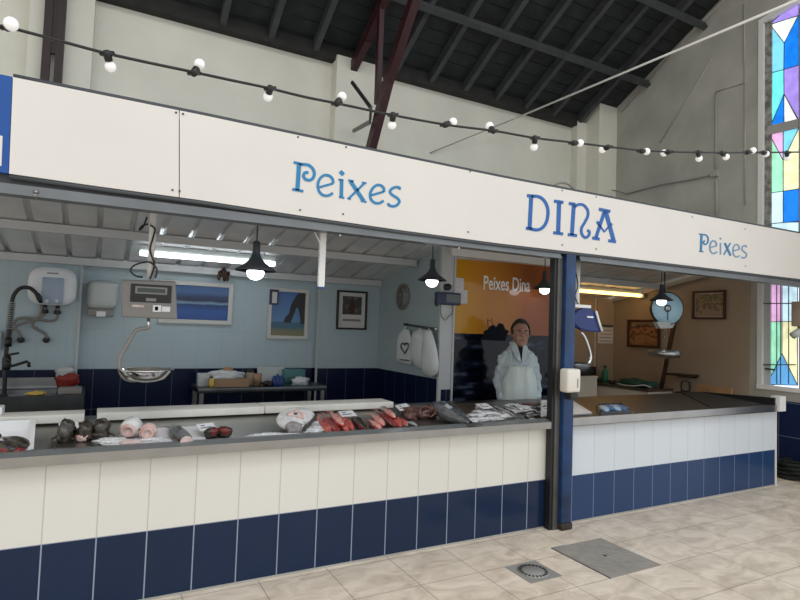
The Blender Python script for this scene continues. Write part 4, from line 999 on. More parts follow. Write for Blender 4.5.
for i, (y, r) in enumerate(((2.76, .05), (2.52, .055))):
    q = Vector((7.08, y, .815)); tag(MB().lathe(q, [(r*.7, 0), (r, .05), (r*.95, .05), (r*.6, .01), (0, .01)], 18).build('bowl', 'fish_dark'), ('small dark bowl left of the green bottle', 'small dark bowl right of the green bottle')[i], 'bowl')
a0, a1 = atX((663.5, 388), 7.30), atX((675.5, 317), GX-.045)
tag(MB().bar((7.25, a0.y, .816), a1, .05, .03, (1, 0, 0)).build('wooden_pole', 'wood_dark'), 'long dark wooden pole leaning on the beige wall under the dial scale', 'pole')
s0, s1 = atX((671, 372.5), 7.40), atX((695.5, 375), 7.40)
sh_ = thing('wall_shelf', 'small brown wooden shelf on the beige wall', 'shelf', (7.42, (s0.y+s1.y)/2, s0.z))
MB().box((7.26, s1.y, s0.z-.03), (GX-.02, s0.y-.02, s0.z)).build('board', 'wood_dark', sh_)
MB().box((GX-.03, s1.y+.03, s0.z-.055), (GX-.02, s0.y-.05, s0.z-.03)).build('bracket', 'wood_dark', sh_)
b0, b1 = atX((697.5, 384), 7.25), atX((732.5, 394), 7.25)
ch = thing('wooden_chair', 'light wooden chair back showing behind the right counter', 'chair', (7.2, (b0.y+b1.y)/2, 0))
MB().box((7.22, b1.y, b0.z-.10), (7.25, b0.y, b0.z)).build('back_rail', 'wood', ch)
for y in (b1.y+.02, b0.y-.02):
    MB().box((7.22, y-.018, 0), (7.25, y+.018, b0.z-.10)).build('rear_leg', 'wood', ch); MB().box((6.86, y-.018, 0), (6.89, y+.018, .44)).build('front_leg', 'wood', ch)
MB().box((6.86, b1.y, .44), (7.25, b0.y, .47)).build('seat', 'wood', ch)
q = atX((676, 392), 7.2)
wr = thing('wire_stand', 'black wire stand between the leaning pole and the wooden chair', 'stand', (7.2, q.y-.02, 0))
qy = q.y-.14
for y in (qy-.06, qy+.06): MB().tube([(7.15, y, 0), (7.2, y, .5), (7.2, y, .96)], .012, 6).build('upright', 'blackp', wr)
MB().tube(arc((7.2, qy, .90), .07, 0, 2*PI, 20, (0, 1, 0)), .009, 6).build('ring', 'blackp', wr)
MB().box((7.12, qy-.1, .80), (7.3, qy+.1, .82)).build('tray', 'blackp', wr)
# white box with dark appliance at the far wall
a = rectY((566, 378), (597, 388), 2.55)
wb = thing('white_cabinet', 'white cupboard against the far beige wall behind the blue post', 'cabinet', ((a[0]+a[1])/2, 2.7, 0))
MB().box((a[0], 2.55, 0), (a[1], 2.86, a[3])).build('carcass', 'white_warm', wb); MB().box((a[0]-.01, 2.54, a[3]), (a[1]+.01, 2.865, a[3]+.02)).build('top', 'white_warm', wb)
b = rectY((568, 367), (596.5, 378), 2.6)
ap = thing('black_appliance', 'black box shaped appliance on the white cupboard', 'appliance', ((b[0]+b[1])/2, 2.7, a[3]+.02))
MB().box((b[0], 2.6, a[3]+.021), (b[1], 2.82, b[3]), bev=.01).build('body', 'black', ap); MB().box((b[0]+.06, 2.592, a[3]+.06), (b[1]-.1, 2.6, b[3]-.03)).build('front_glass', 'screen', ap)

# soap dispenser on the blue post
so = thing('soap_dispenser', 'white soap dispenser fixed to the front of the blue post', 'dispenser', (3.60, -.16, 1.07))
z0, z1 = atY((572, 394), -.2).z, atY((572, 369), -.2).z; x0, x1 = atY((566.5, 380), -.2).x, atY((580, 380), -.2).x
MB().box((x0, -.215, z0+.01), (x1, -.117, z1), bev=.02).build('cover', 'white_warm', so)
MB().box((x0+.045, -.205, z0-.045), (x1-.02, -.13, z0+.012), bev=.006).build('push_lever', 'black', so)
MB().box((x1-.045, -.217, z0+.05), (x1-.035, -.2145, z0+.12)).build('level_slot', 'cable_grey', so)

# white tub, blue tray on the right counter
def onC(p, z):
    d = ray(p); t = (z+.05*CPOS.y-CPOS.z)/(d.z-.05*d.y); return CPOS + d*t
zf = .888
TR = [onC(p, zf) for p in ((541, 400), (573, 400.5), (603, 415.0), (553, 419))]
TR[2].y = max(TR[2].y, .03); TR[3].y = max(TR[3].y, .03)
tb_ = MB(); c = sum(TR, Vector())/4
ins = [c+(p-c)*.92 for p in TR]; bot = [c+(p-c)*.89+Vector((0, 0, -.006)) for p in TR]; ob_ = [c+(p-c)*.95+Vector((0, 0, -.015)) for p in TR]
tb_.add(TR+ins+bot+ob_, [(0, 1, 5, 4), (1, 2, 6, 5), (2, 3, 7, 6), (3, 0, 4, 7), (4, 5, 9, 8), (5, 6, 10, 9), (6, 7, 11, 10), (7, 4, 8, 11), (8, 9, 10, 11), (0, 1, 13, 12), (1, 2, 14, 13), (2, 3, 15, 14), (3, 0, 12, 15), (12, 13, 14, 15)])
tag(tb_.build('white_tray', 'plastic_white'), 'white plastic tray on the counter just behind the blue post', 'tray')
z = .862
Q = [onC(p, z+.03) for p in ((597, 404), (622, 403), (643, 412.5), (612, 414.5))]
Q[3].y = max(.03, Q[3].y); Q[2].y = max(.03, Q[2].y)
tt = thing('goods_tray', 'pale blue tray of wrapped goods on the right counter', 'tray', sum(Q, Vector())/4-Vector((0, 0, .03)))
c = sum(Q, Vector())/4; dn = Vector((0, 0, -.03))
rm = MB()
for i in range(4): rm.bar(Q[i]+Vector((0, 0, -.012)), Q[(i+1) % 4]+Vector((0, 0, -.012)), .02, .03)
rm.build('rim', 'steel_dark', tt)
MB().prism([c+(p-c)*.95+dn for p in Q], (0, 0, .012)).build('base', 'tray_blue', tt)
for k in range(4):
    u = .2+.2*k; a = Q[0]+(Q[1]-Q[0])*u; b = Q[3]+(Q[2]-Q[3])*u
    d_ = (b-a)
    tag(MB().bm(blob(a+d_*.5+Vector((0, 0, -.004)), (.05, .17, .016), k, .2, rotz(math.atan2(d_.y, d_.x)-PI/2)), 0, True).build('wrapped_fillet', 'tray_content' if k % 2 else 'tray_blue'), 'wrapped pale packet in the blue tray on the right counter' if k % 2 == 0 else 'wrapped deep blue packet in the blue tray on the right counter', 'packet', 'pale packets in the blue tray' if k % 2 == 0 else 'deep blue packets in the blue tray')

# box lamp at the right edge, hose heap on the floor, drain and hatch
q0, q1 = atX((791, 301.5), 7.30), atX((806, 326.5), 7.30)
wl = thing('wall_box', 'pale wall box with a small spotlight on the window bars at the right picture edge', 'box', (7.36, (q0.y+q1.y)/2, q1.z))
MB().box((7.30, q1.y, q1.z), (GX-.03, q0.y, q0.z), bev=.01).build('cover', 'beige_paint', wl)
q = atX((797, 333), 7.32); MB().tube([q+Vector((.06, 0, .10)), q+Vector((.03, 0, .02)), q], .018, 8).build('swivel', 'white', wl)
MB().tube([q+Vector((.05, -.03, .03)), q+Vector((-.04, .03, -.035))], [.05, .04], 12).build('spotlight', 'white_dim', wl)
hc = atZ((796, 480), 0); hc.x += .12; hc.y += .05
hp = thing('hose_coil', 'dark green hose coil on the floor at the right picture edge', 'hose', (hc.x, hc.y, 0))
pts = []
for k in range(140):
    a = k*.35; r = .20+.03*math.sin(k*.9); pts.append((hc.x+r*math.cos(a), hc.y+r*math.sin(a), .02+.0011*k))
MB().tube(pts, .02, 6).build('coil', 'dark_green', hp)
MB().tube([pts[-1], (hc.x-.1, hc.y-.12, .19), (hc.x-.2, hc.y-.02, .09)], .02, 6).build('free_end', 'dark_green', hp)

dc = Vector((2.785, -.60, 0))
dr = thing('floor_drain', 'square grey floor drain with a ring of slots', 'drain', dc)
MB().box((dc.x-.13, dc.y-.13, 0), (dc.x+.13, dc.y+.13, .004)).build('drain_plate', 'drain_grey', dr)
MB().lathe(dc+Vector((0, 0, .004)), [(.105, 0), (.105, .003), (0, .003)], 40).build('grate', 'drain_grey', dr)
for k in range(22):
    a = 2*PI*k/22; d = Vector((math.cos(a), math.sin(a), 0)); MB().bar(dc+d*.074+Vector((0, 0, .0075)), dc+d*.096+Vector((0, 0, .0075)), .014, .002).build('slot', 'black', dr)
hx0, hx1, hy0, hy1 = 3.185, 3.68, -.878, -.352
hh_ = thing('manhole_cover', 'square ribbed concrete manhole cover set in the floor', 'manhole cover', ((hx0+hx1)/2, (hy0+hy1)/2, 0))
MB().box((hx0, hy0, 0), (hx1, hy1, .003)).build('cover', 'concrete', hh_)
for k in range(17):
    y = hy0+.02+k*.0295; MB().box((hx0+.012, y, .003), (hx1-.012, y+.017, .0055)).build('rib', 'concrete', hh_)
gm = MB()
for a, b in (((hx0-.008, hy0-.008), (hx0, hy1+.008)), ((hx0-.003, hy1), (hx0+.12, hy1+.008))): gm.box((a[0], a[1], 0), (b[0], b[1], .002))
gm.build('gap_line', 'black', hh_)
MB().lathe(((hx0+hx1)/2, (hy0+hy1)/2, .0055), [(.012, 0), (.012, .002), (0, .002)], 12).build('lift_hole', 'black', hh_)
# ------------------------------------------------------------------ fish on the display
NT = Vector((0, -TK, 1)).normalized()         # normal of the sloping tray
def fish(name, label, P0, P1, r, mats_, group=None, lift=0, flat=.75, tail=True, cut=False, cat='fish', eye=True, bend=0):
    """P0 head, P1 tail, as pixels on the tray; r = half thickness"""
    a, b = onT(P0, lift+r*flat), onT(P1, lift+r*.55*flat)
    ax = (b-a); Ln = ax.length; ax.normalize(); up = (NT-ax*NT.dot(ax)).normalized(); sd = ax.cross(up)
    prof = [(0, .03), (.03, .32), (.09, .62), (.20, .93), (.36, 1), (.52, .90), (.68, .66), (.80, .42), (.88, .27), (.92, .24)]
    if cut: prof = [(0, .0), (.0, .72), (.12, .92), (.36, 1), (.6, .9), (.8, .66), (.95, .42), (1, .25), (1, 0)]
    n = 14; vs = []; fs = []
    for t, k in prof:
        c = a+ax*Ln*t+sd*bend*math.sin(PI*t)
        for i in range(n):
            an = 2*PI*i/n; vs.append(c+sd*math.cos(an)*r*k+up*math.sin(an)*r*k*flat)
    m = len(prof)
    mb = MB()
    for q in range(m-1):
        for i in range(n):
            mi = 0 if math.sin(2*PI*(i+.5)/n) > -.1 and 2 <= i <= 5 else 1
            if not mi or len(mats_) == 1: mi = 0
            if cut and q == 0: mi = len(mats_)-1
            mb.add([vs[q*n+i], vs[q*n+(i+1) % n], vs[(q+1)*n+(i+1) % n], vs[(q+1)*n+i]], [(0, 1, 2, 3)], mi, True)
    mb.add([a]+vs[:n], [(0, i+1, (i+1) % n+1) for i in range(n)], len(mats_)-1 if cut else 0, True)
    t_ = thing(name, label, cat, mid(a, b)-up*r*flat, group)
    mb.build('body', mats_, t_)
    if tail:
        e = a+ax*Ln*.90; k = r*.9
        MB().prism([e-sd*r*.2, e+ax*Ln*.05-sd*k*.4, e+ax*Ln*.13-sd*k*1.0, e+ax*Ln*.09, e+ax*Ln*.13+sd*k*1.0, e+ax*Ln*.05+sd*k*.4, e+sd*r*.2], up*.004).build('tail_fin', mats_[0], t_)
        f0 = a+ax*Ln*.36+up*r*flat*.9
        MB().prism([f0-ax*Ln*.08, f0+ax*Ln*.02+up*r*.4, f0+ax*Ln*.22+up*r*.12, f0+ax*Ln*.26-up*r*.25], sd*.003).build('dorsal_fin', mats_[0], t_)
    if eye:
        s = 1 if sd.y < 0 else -1
        q = a+ax*Ln*.085+sd*s*r*.45+up*r*flat*.42; MB().ball(q, r*.16, n=6).build('eye', 'ink', t_)
    return t_
def lump(name, label, px, r, mats_, seed, amt=.25, group=None, cat='fish', lift=0, m=None, freq=2.2):
    c = onT(px, lift); o = MB().bm(blob(c+Vector((0, 0, r[2]*.8)), r, seed, amt, m, 3, freq), 0, True).build(name, mats_)
    return tag(o, label, cat, group)

# white tub at the left end with dark fish in it
def tz_(y): return TZ0+TK*y
xl, fx, bx_ = -.62, atY((30.5, 452), .05).x, atY((33, 424.5), .52).x
tubt = thing('white_tub', 'white plastic tub of dark fish at the left end of the fish counter', 'tub', ((xl+fx)/2, .27, TZ0+.03))
def ringq(y, x, z): return Vector((x, y, z))
def slab(p, q, h0, h1, th):      # upright wall between two floor points
    p, q = Vector(p), Vector(q); d = (q-p).normalized(); n = Vector((-d.y, d.x, 0))*th
    return MB().prism([p, q, q+Vector((0, 0, h1)), p+Vector((0, 0, h0))], n)
fl, fr_, br2, bl2 = (xl, .05, tz_(.05)+.003), (fx, .05, tz_(.05)+.003), (bx_, .52, tz_(.52)+.003), (xl, .52, tz_(.52)+.003)
slab(fl, fr_, .030, .030, .012).build('wall', 'plastic_white', tubt); slab(fr_, br2, .030, .055, .012).build('wall', 'plastic_white', tubt)
slab(br2, bl2, .055, .055, .012).build('wall', 'plastic_white', tubt); slab(bl2, fl, .055, .030, .012).build('wall', 'plastic_white', tubt)
MB().prism([fl, fr_, br2, bl2], (0, 0, .006)).build('bottom', 'plastic_white', tubt)
rmq = MB(); up_ = [Vector(fl)+Vector((0, 0, .032)), Vector(fr_)+Vector((0, 0, .032)), Vector(br2)+Vector((0, 0, .057)), Vector(bl2)+Vector((0, 0, .057))]
for i in range(1, 3): rmq.bar(up_[i], up_[(i+1) % 4], .026, .010)
rmq.build('rim', 'plastic_white', tubt)
for P0, P1, r, lb in (((27, 446), (2, 437), .042, 'dark brown fish lying uppermost at the right in the white tub'), ((16, 449.5), (-14, 443), .042, 'dark brown fish lying in front in the white tub'), ((2, 436), (-30, 440), .042, 'dark brown fish at the back left of the white tub')):
    fish('dark_fish', lb, P0, P1, r, ('fish_dark', 'fish_brown'), 'dark fish in the white tub', .018, tail=False)
lump('fish_tail', 'reddish scrap of fish at the front of the white tub', (10, 454), (.06, .03, .018), 'red_deep', 4, .3, None, 'fish', .02)

# three dark monkfish
def monk(px, r, seed, lb, pale):
    c = onT(px)+Vector((0, 0, r*.75)); t = thing('monkfish', lb, 'fish', c-Vector((0, 0, r*.75)), 'dark monkfish beside the white tub')
    MB().bm(blob(c, (r*.74, r*.95, r*1.08), seed, .26, None, 3, 1.6), 0, True).build('head', 'fish_dark', t)
    d = Vector((-.35, -.85, -.15)).normalized()
    MB().bm(blob(c+d*r*.62+Vector((.0, 0, -.25*r)), (r*.55, r*.40, r*.38), seed+3, .3), 0, True).build('mouth', pale, t)
    MB().bm(blob(c+Vector((.2*r, .9*r, -.35*r)), (r*.45, r*.9, r*.35), seed+5, .2), 0, True).build('tail', 'fish_dark', t)
    for s in (-1, 1): MB().prism([c+Vector((s*r*.6, -.1*r, -.4*r)), c+Vector((s*r*1.15, -.45*r, -.62*r)), c+Vector((s*r*1.1, .2*r, -.6*r)), c+Vector((s*r*.65, .4*r, -.4*r))], (0, 0, .01)).build('side_fin', 'fish_brown', t)
    for s in (-1, 1): MB().ball(c+Vector((s*r*.32-.1*r, -.45*r, .70*r)), r*.10, n=6).build('eye', 'ink', t)
monk((66, 440), .064, 1, 'dark monkfish with a yellowish flank, leftmost of three beside the white tub', 'fish_brown')
monk((85, 440), .058, 6, 'dark monkfish with a pinkish mouth, middle one of three beside the white tub', 'flesh_pink')
monk((101, 438), .064, 11, 'dark speckled monkfish, rightmost of three beside the white tub', 'fish_dark')
fish('flat_tail_fish', 'small dark flat tail lying in front between tub and leftmost monkfish', (58, 449), (44, 449), .03, ('fish_dark',), None, 0, .4, False, False, 'fish', False)

# ice
ic = MB()
def icepatch(pts, h, seed):
    for i, p in enumerate(pts):
        c = onT(p); c.y = max(c.y, .05)
        ic.bm(blob(c+Vector((0, 0, h*.25)), (.085+.02*(i % 3), .055, h), seed+i, .35, None, 3, 3), 0, True)
icepatch([(110, 441), (118, 443), (128, 446), (140, 446), (152, 441), (160, 444)], .016, 1)
icepatch([(258, 438), (266, 436.5), (273, 438), (283, 437), (290, 437), (263, 440)], .018, 30)
icepatch([(312, 432), (320, 429), (326, 431), (332, 430), (316, 425)], .022, 50)
icepatch([(476, 416), (483, 412), (490, 414), (500, 414), (508, 411), (516, 412), (524, 408), (486, 408), (478, 420), (470, 421), (494, 419), (505, 416), (513, 406)], .016, 70)
tag(ic.build('crushed_ice', 'ice'), 'white crushed ice spread under the fish', 'ice', None, 'stuff')
def sheetpaper(P, label, m='ice'):
    q = [onT(p, .003) for p in P]
    for v in q: v.y = max(v.y, .04)
    tag(MB().prism(q, NT*.003).build('paper_sheet', m), label, 'paper')
sheetpaper([(108, 447), (125, 430), (202, 426), (206, 441)], 'wet white paper sheet under the pale cut fish pieces', 'tray_blue' if False else 'papers')

# pale pink cut fish
def cutpiece(px, r, ln, yaw, pitch, lb, seed, skin='flesh_pale', nm='cut_fish'):
    c = onT(px)+Vector((0, 0, r*.92)); m = MB()
    m.lathe((0, 0, 0), [(r*.30, .0), (r*.55, -.012), (r*.92, 0), (r*1.02, ln*.3), (r*.95, ln*.75), (r*.5, ln), (0, ln*1.02)], 20, axis='Y')
    rot = Matrix.Rotation(yaw, 3, 'Z') @ Matrix.Rotation(pitch, 3, 'X')
    from mathutils import noise
    def tf(v): v = v*(1+.10*noise.noise(v*22+Vector((seed, 0, 0)))); v = Vector((v.x, -v.y, v.z*.92)); return rot @ v + c
    m.v = [tf(v) for v in m.v]
    t = thing(nm, lb, 'fish', c-Vector((0, 0, r*.92)))
    m.build('trunk', skin, t)
    k = MB(); k.lathe((0, 0, 0), [(r*.32, -.004), (r*.26, .03), (0, .035)], 16, axis='Y'); k.v = [tf(v) for v in k.v]; k.build('belly_cavity', 'flesh_pink', t)
    k = MB(); k.lathe((0, 0, 0), [(r*.34, -.001), (r*.58, -.015), (r*.84, -.006)], 20, axis='Y'); k.v = [tf(v)+rot @ Vector((0, -.0, 0)) for v in k.v]; k.build('cut_flesh', 'flesh_pink', t)
cutpiece((128, 440), .060, .10, -.45, .35, 'big pale cut fish with pinkish cavity, left of the two large pieces', 1, 'ray_white')
cutpiece((147, 441), .050, .09, -.2, .1, 'round pink cut fish, right of the two large pieces', 2, 'flesh_pink')
lump('cut_fish', 'low flat pink fillet in front of the two large cut pieces', (131, 446.5), (.065, .03, .022), 'flesh_pale', 5, .2)
fish('dark_tail', 'dark thin fish tail lying behind the two large cut pieces', (122, 427.5), (143, 430), .016, ('fish_dark',), None, .055, .8, True, False, 'fish', False)

# grey cut fish, two tuna steaks
fish('grey_fish', 'grey fish with a pink cut end lying beside the two dark red steaks', (186.5, 441.5), (171, 427), .048, ('fish_grey', 'fish_dark', 'flesh_pale'), None, 0, .9, True, True, 'fish', False)
for px, a, lb in (((211.5, 437.5), .5, 'dark red fish steak with black skin, left one of a pair'), ((224, 436.5), -.5, 'dark red fish steak with black skin, right one of a pair')):
    c = onT(px)+Vector((0, 0, .03)); t = thing('fish_steak', lb, 'fish', c-Vector((0, 0, .03)), 'dark red fish steaks')
    R = rotz(a)
    MB().bm(blob(c, (.052, .03, .034), 3 if a > 0 else 8, .14, R), 0, True).build('skin', 'fish_dark', t)
    MB().bm(blob(c+R @ Vector((.004, -.014, .004)), (.040, .019, .026), 5 if a > 0 else 9, .14, R), 0, True).build('flesh', 'tuna_red', t)

# the ray
c = onT((296, 429)); ryt = thing('ray_fish', 'big pale ray fish curled on the ice with a grey head in front', 'fish', c)
RR = Matrix.Rotation(-.5, 3, 'Z') @ Matrix.Rotation(.42, 3, 'X') @ Matrix.Scale(.88, 3); RC = c+Vector((.0, .01, .068))
bm = bmesh.new(); bmesh.ops.create_uvsphere(bm, u_segments=40, v_segments=16, radius=1)
from mathutils import noise as _n
for v in bm.verts:
    a = math.atan2(v.co.y, v.co.x); rr = 1-.34*math.exp(-((a+.65)/.22)**2)
    v.co = RR @ Vector((v.co.x*.150*rr, v.co.y*.150*rr, v.co.z*.042+.006*_n.noise(v.co*5)))+RC
MB().bm(bm, 0, True).build('body', 'ray_white', ryt)
MB().bm(blob(RC+RR @ Vector((.01, -.125, -.005)), (.060, .055, .045), 4, .2), 0, True).build('head', 'ray_grey', ryt)
for dx, dy, dz, r in ((-.03, .0, .040, .026), (.035, -.03, .036, .024), (.05, .01, .038, .018), (.0, .04, .042, .016)):
    MB().bm(blob(RC+RR @ Vector((dx, dy, dz)), (r*1.4, r*1.1, .009), int(r*1000), .4, RR), 0, True).build('pink_patch', 'flesh_pink', ryt)
MB().ball(RC+RR @ Vector((.0, .0, .045)), (.016, .012, .007)).build('gill_opening', 'ink', ryt)
MB().tube(smooth([RC+RR @ Vector(p) for p in ((.07, -.13, -.01), (.115, -.105, .02), (.150, -.03, .03), (.152, .03, .02))], 4), [.012]*12+[.006], 7).build('tail', 'fish_dark', ryt)

# red fish
RED = [((330, 435), (316, 416), .030, ('red_fish', 'pink_belly'), 'red fish next to the ray, leftmost of the first red row', 0),
       ((339, 434.5), (323, 414.5), .030, ('red_deep', 'red_fish'), 'deep red fish second from the ray in the first red row', .006),
       ((343, 427.5), (330, 413), .030, ('pink_belly', 'red_fish'), 'pink bellied red fish lying uppermost in the middle of the first red row', .035),
       ((348, 434), (334, 416), .030, ('red_fish', 'red_deep'), 'red fish fourth from the ray in the first red row', .01),
       ((353, 432.5), (340, 414), .028, ('red_fish', 'red_fish'), 'bright red fish at the right end of the first red row', 0),
       ((367, 432), (351, 415), .032, ('fish_dark', 'red_deep'), 'blackish red fish between the two red rows', 0),
       ((381, 431.5), (369, 421), .030, ('pink_belly', 'red_fish'), 'pink and red fish in front at the left of the second red row', 0),
       ((384, 427.5), (371, 415), .030, ('pink_belly', 'red_fish'), 'pale pink bellied fish behind the front left fish of the second red row', .02),
       ((396, 429), (375, 411), .030, ('red_deep', 'fish_brown'), 'long dark red fish in the middle of the second red row', .012),
       ((395, 420), (383, 409), .026, ('pink_belly', 'red_fish'), 'small pink fish uppermost at the back of the second red row', .045),
       ((401, 428.5), (389, 417), .030, ('red_fish', 'red_fish'), 'orange red fish near the right end of the second red row', .008),
       ((407, 427.5), (397, 418.5), .024, ('red_fish', 'flesh_pale'), 'short red fish at the right end of the second red row', 0)]
for a, b, r, m, lb, lf in RED: fish('red_fish', lb, (a[0], a[1]-2), (b[0], b[1]-1), r*1.1, m, 'red fish in two rows', lf, .8)
fish('grey_fish', 'grey fish lying behind the second red row', (379, 407), (394, 413), .024, ('fish_grey', 'fish_silver'), None, .0)
fish('pale_fish', 'small pale fish in front of the brown octopus heap', (417, 426), (404, 421), .020, ('fish_silver', 'fish_grey'), None, 0)

# octopus heap
c = onT((426, 418)); oc = thing('octopus', 'brown octopus heap with curled pink arms beside the big silver fish', 'octopus', c)
MB().bm(blob(c+Vector((-.08, .10, .03)), (.07, .06, .045), 12, .4, None, 3, 3), 0, True).bm(blob(c+Vector((-.02, .02, .03)), (.08, .06, .04), 14, .5, None, 3, 3), 0, True).bm(blob(c+Vector((.06, .09, .03)), (.08, .07, .05), 17, .5, None, 3, 3), 0, True).bm(blob(c+Vector((-.13, .0, .025)), (.06, .05, .035), 19, .4, None, 3, 3), 0, True).build('mantle', 'octopus', oc)
for k in range(8):
    a = k*.8-.6; l = .12+.03*(k % 3); pts = []
    for j in range(9):
        u = j/8; th = a+2.4*u*(1 if k % 2 else -1)
        pts.append(c+Vector((.05+math.cos(a)*l*u+.035*math.cos(th*2)*u, -.03+math.sin(a)*.10*u+.03*math.sin(th*2)*u, .045+.03*math.sin(u*3)*(1+k % 2)-.02*u)))
    MB().tube(smooth(pts, 3), [.015-.0004*i for i in range(25)], 8).build('arm', 'flesh_pink' if k == 2 else 'octopus', oc)

# big silver fish
fish('silver_fish', 'large silver grey fish with thick dark head on the right of the display', (434, 405), (474, 425), .084, ('salmon_back', 'fish_grey'), None, .012, .82, True)
# sardines on ice
for a, b, lb in (((488, 405.5), (503, 413.5), 'slim silver black fish on the ice, left one behind'), ((497, 407), (516, 415), 'slim silver black fish on the ice, second from the left'), ((505, 409), (521, 419), 'slim silver black fish on the ice, in front at the right'), ((510, 406), (519, 409.5), 'short slim silver fish on the ice, rearmost')):
    fish('slim_fish', lb, a, b, .020, ('fish_dark', 'fish_silver'), 'slim fish on the ice', .018)
k = 0
for i, (x, y) in enumerate(((527, 417), (532, 418.5), (537, 417), (543, 416), (548, 415), (530, 413), (536, 412.5), (541, 411.5), (547, 411), (533, 409), (539, 408.5), (545, 407.5))):
    a = (x-2.2-(i % 3), y-1.2+(i % 2)*1.6); b = (x+4, y+1.4-(i % 3)*1.2)
    row = ('front', 'front', 'front', 'front', 'front', 'middle', 'middle', 'middle', 'middle', 'rear', 'rear', 'rear')[i]
    order = ('first', 'second', 'third', 'fourth', 'fifth', 'first', 'second', 'third', 'fourth', 'first', 'second', 'third')[i]
    fish('small_fish', 'small dark striped fish, %s from left in %s row by the guide rail' % (order, row), a, b, .017, ('fish_dark', 'fish_silver') if i % 2 else ('fish_silver', 'fish_dark'), 'small dark fish heap', .004+(.012 if i > 4 else 0))
lump('brown_reflection', 'reddish brown reflection on the steel counter behind the small striped fish', (531, 405), (.09, .06, .014), 'octopus', 7, .25)  # flat coloured lump standing in for a tan reflection in the steel

# price cards
def card(p0, p1, p2, p3, lb, stand=.0):
    q = [onT(p, .045 if stand else .02) for p in (p0, p1, p2, p3)]
    c = sum(q, Vector())/4
    t = thing('price_card', lb, 'card', c-Vector((0, 0, .045 if stand else .02)))
    n = (q[1]-q[0]).cross(q[2]-q[1]).normalized()
    if n.z < 0: n = -n
    MB().prism(q, n*.004).build('card', 'card', t)
    def uv(u, v): return q[3]*(1-u)*(1-v)+q[2]*u*(1-v)+q[1]*u*v+q[0]*(1-u)*v
    for a, b, w in ((.12, .75, .10), (.2, .42, .13)):
        MB().bar(uv(a, .32 if b > .5 else .66)+n*.005, uv(b, .32 if b > .5 else .66)+n*.005, .012, .002, n).build('scribble', 'ink', t)
    MB().tube([c-n*.002, c-Vector((0, 0, .045 if stand else .02))], .005, 6).build('stem', 'steel', t)
card((58.5, 424), (78, 422), (79, 428.5), (60, 430.5), 'white price card standing behind the three monkfish', 1)
card((196, 425), (213, 423), (216, 428.5), (200, 431.5), 'white price card behind the two dark red steaks', 1)
card((338, 412), (352, 410.5), (357, 416), (342, 417), 'white price card behind the first red row', 1)
card((395, 406), (406, 403.5), (413, 409), (400, 411), 'white price card between the second red row and the octopus', 1)
card((475, 404.5), (486, 403.5), (493, 408), (483, 409), 'white price card behind the slim fish on the ice', 1)
card((519, 409), (528, 407.5), (533, 410), (524, 411.5), 'white price card left of the small striped fish', 1)

# cutting boards along the back edge
bz = .902
def board(x0, x1, y0, y1, z, lb):
    t = tag(MB().box((x0, y0, z), (x1, y1, z+.050), bev=.006).build('cutting_board', 'cut_board'), lb, 'cutting board')
board(-1.2, .155, .60, .80, bz, 'short white cutting board on the counter edge in front of the sink')
board(.225, 1.30, .62, .85, bz, 'long white cutting board on the counter edge under the grey hanging scale')
board(1.305, 2.36, .62, .85, bz+.001, 'long white cutting board on the counter edge behind the ray fish')
q = atZ((2, 407), .99); q = Vector((-.33, .78, bz+.051))
tag(MB().box((-.60, .66, bz+.051), (-.28, .79, bz+.10), bev=.01).build('white_tray', 'plastic_white'), 'white tray on the short cutting board at the left picture edge', 'tray')

# ------------------------------------------------------------------ the fishmonger
px_, pyy = 4.02, 1.06
TH_ = -.50
Rp = Matrix.Rotation(TH_, 3, 'Z')
O_ = Vector((px_, pyy, 0))
def PT(v): v = Vector(v); return Rp @ Vector((v.x*(.90 if v.z < 1.43 else 1), v.y, v.z)) + O_
def capsule(a, b, ra, rb, n=14):
    a, b = Vector(a), Vector(b); k = 7; pts = []; rr = []
    d = (b-a).normalized()
    for i in range(k): t = i/(k-1)*PI/2; pts.append(a-d*ra*math.cos(t)); rr.append(max(.002, ra*math.sin(t)))
    for i in range(k): t = i/(k-1)*PI/2; pts.append(b+d*rb*math.sin(t)); rr.append(max(.002, rb*math.cos(t)))
    return pts, rr
HX, HY, HZ = .018, -.012, 1.672
def hd(v): v = Vector(v); return Vector((v.x*1.10+HX, v.y*1.08+HY, HZ-(1.672-v.z)*1.13))
def PH(v): return PT(hd(v))
def remeshed(mb, name, mt, par, vox, sm=4, wr=0, post=None):
    mb.v = [Vector(v) for v in mb.v]
    me = bpy.data.meshes.new('t'); me.from_pydata([tuple(v) for v in mb.v], [], mb.f); me.update()
    ob = bpy.data.objects.new('t', me); COL.objects.link(ob)
    r = ob.modifiers.new('r', 'REMESH'); r.mode = 'VOXEL'; r.voxel_size = vox
    s = ob.modifiers.new('s', 'SMOOTH'); s.iterations = sm; s.factor = .5
    bpy.context.view_layer.update()
    m2 = bpy.data.meshes.new_from_object(ob.evaluated_get(bpy.context.evaluated_depsgraph_get()))
    bpy.data.objects.remove(ob)
    out = MB(); vs = []
    for v in m2.vertices:
        c = v.co.copy()
        if wr: c += v.normal*wr*(_n.noise(Vector((c.x*9, c.y*9, c.z*14)))+.6*_n.noise(Vector((c.x*22, c.y*22, c.z*30))))
        vs.append(PT(c))
    out.add(vs, [list(p.vertices) for p in m2.polygons], 0, True)
    if isinstance(mt, tuple):
        mats_, fn = mt
        out.m = [fn(m2.polygons[i].center) for i in range(len(m2.polygons))]; mt = mats_
    return out.build(name, mt, par)
pe = thing('person', 'grey haired man in a white coat and white apron standing behind the fish counter', 'person', O_)
b = MB()
b.ball((0, .012, 1.565), (.078, .096, .108)).ball((0, -.028, 1.495), (.060, .066, .068)).ball((0, -.062, 1.462), (.030, .028, .024))
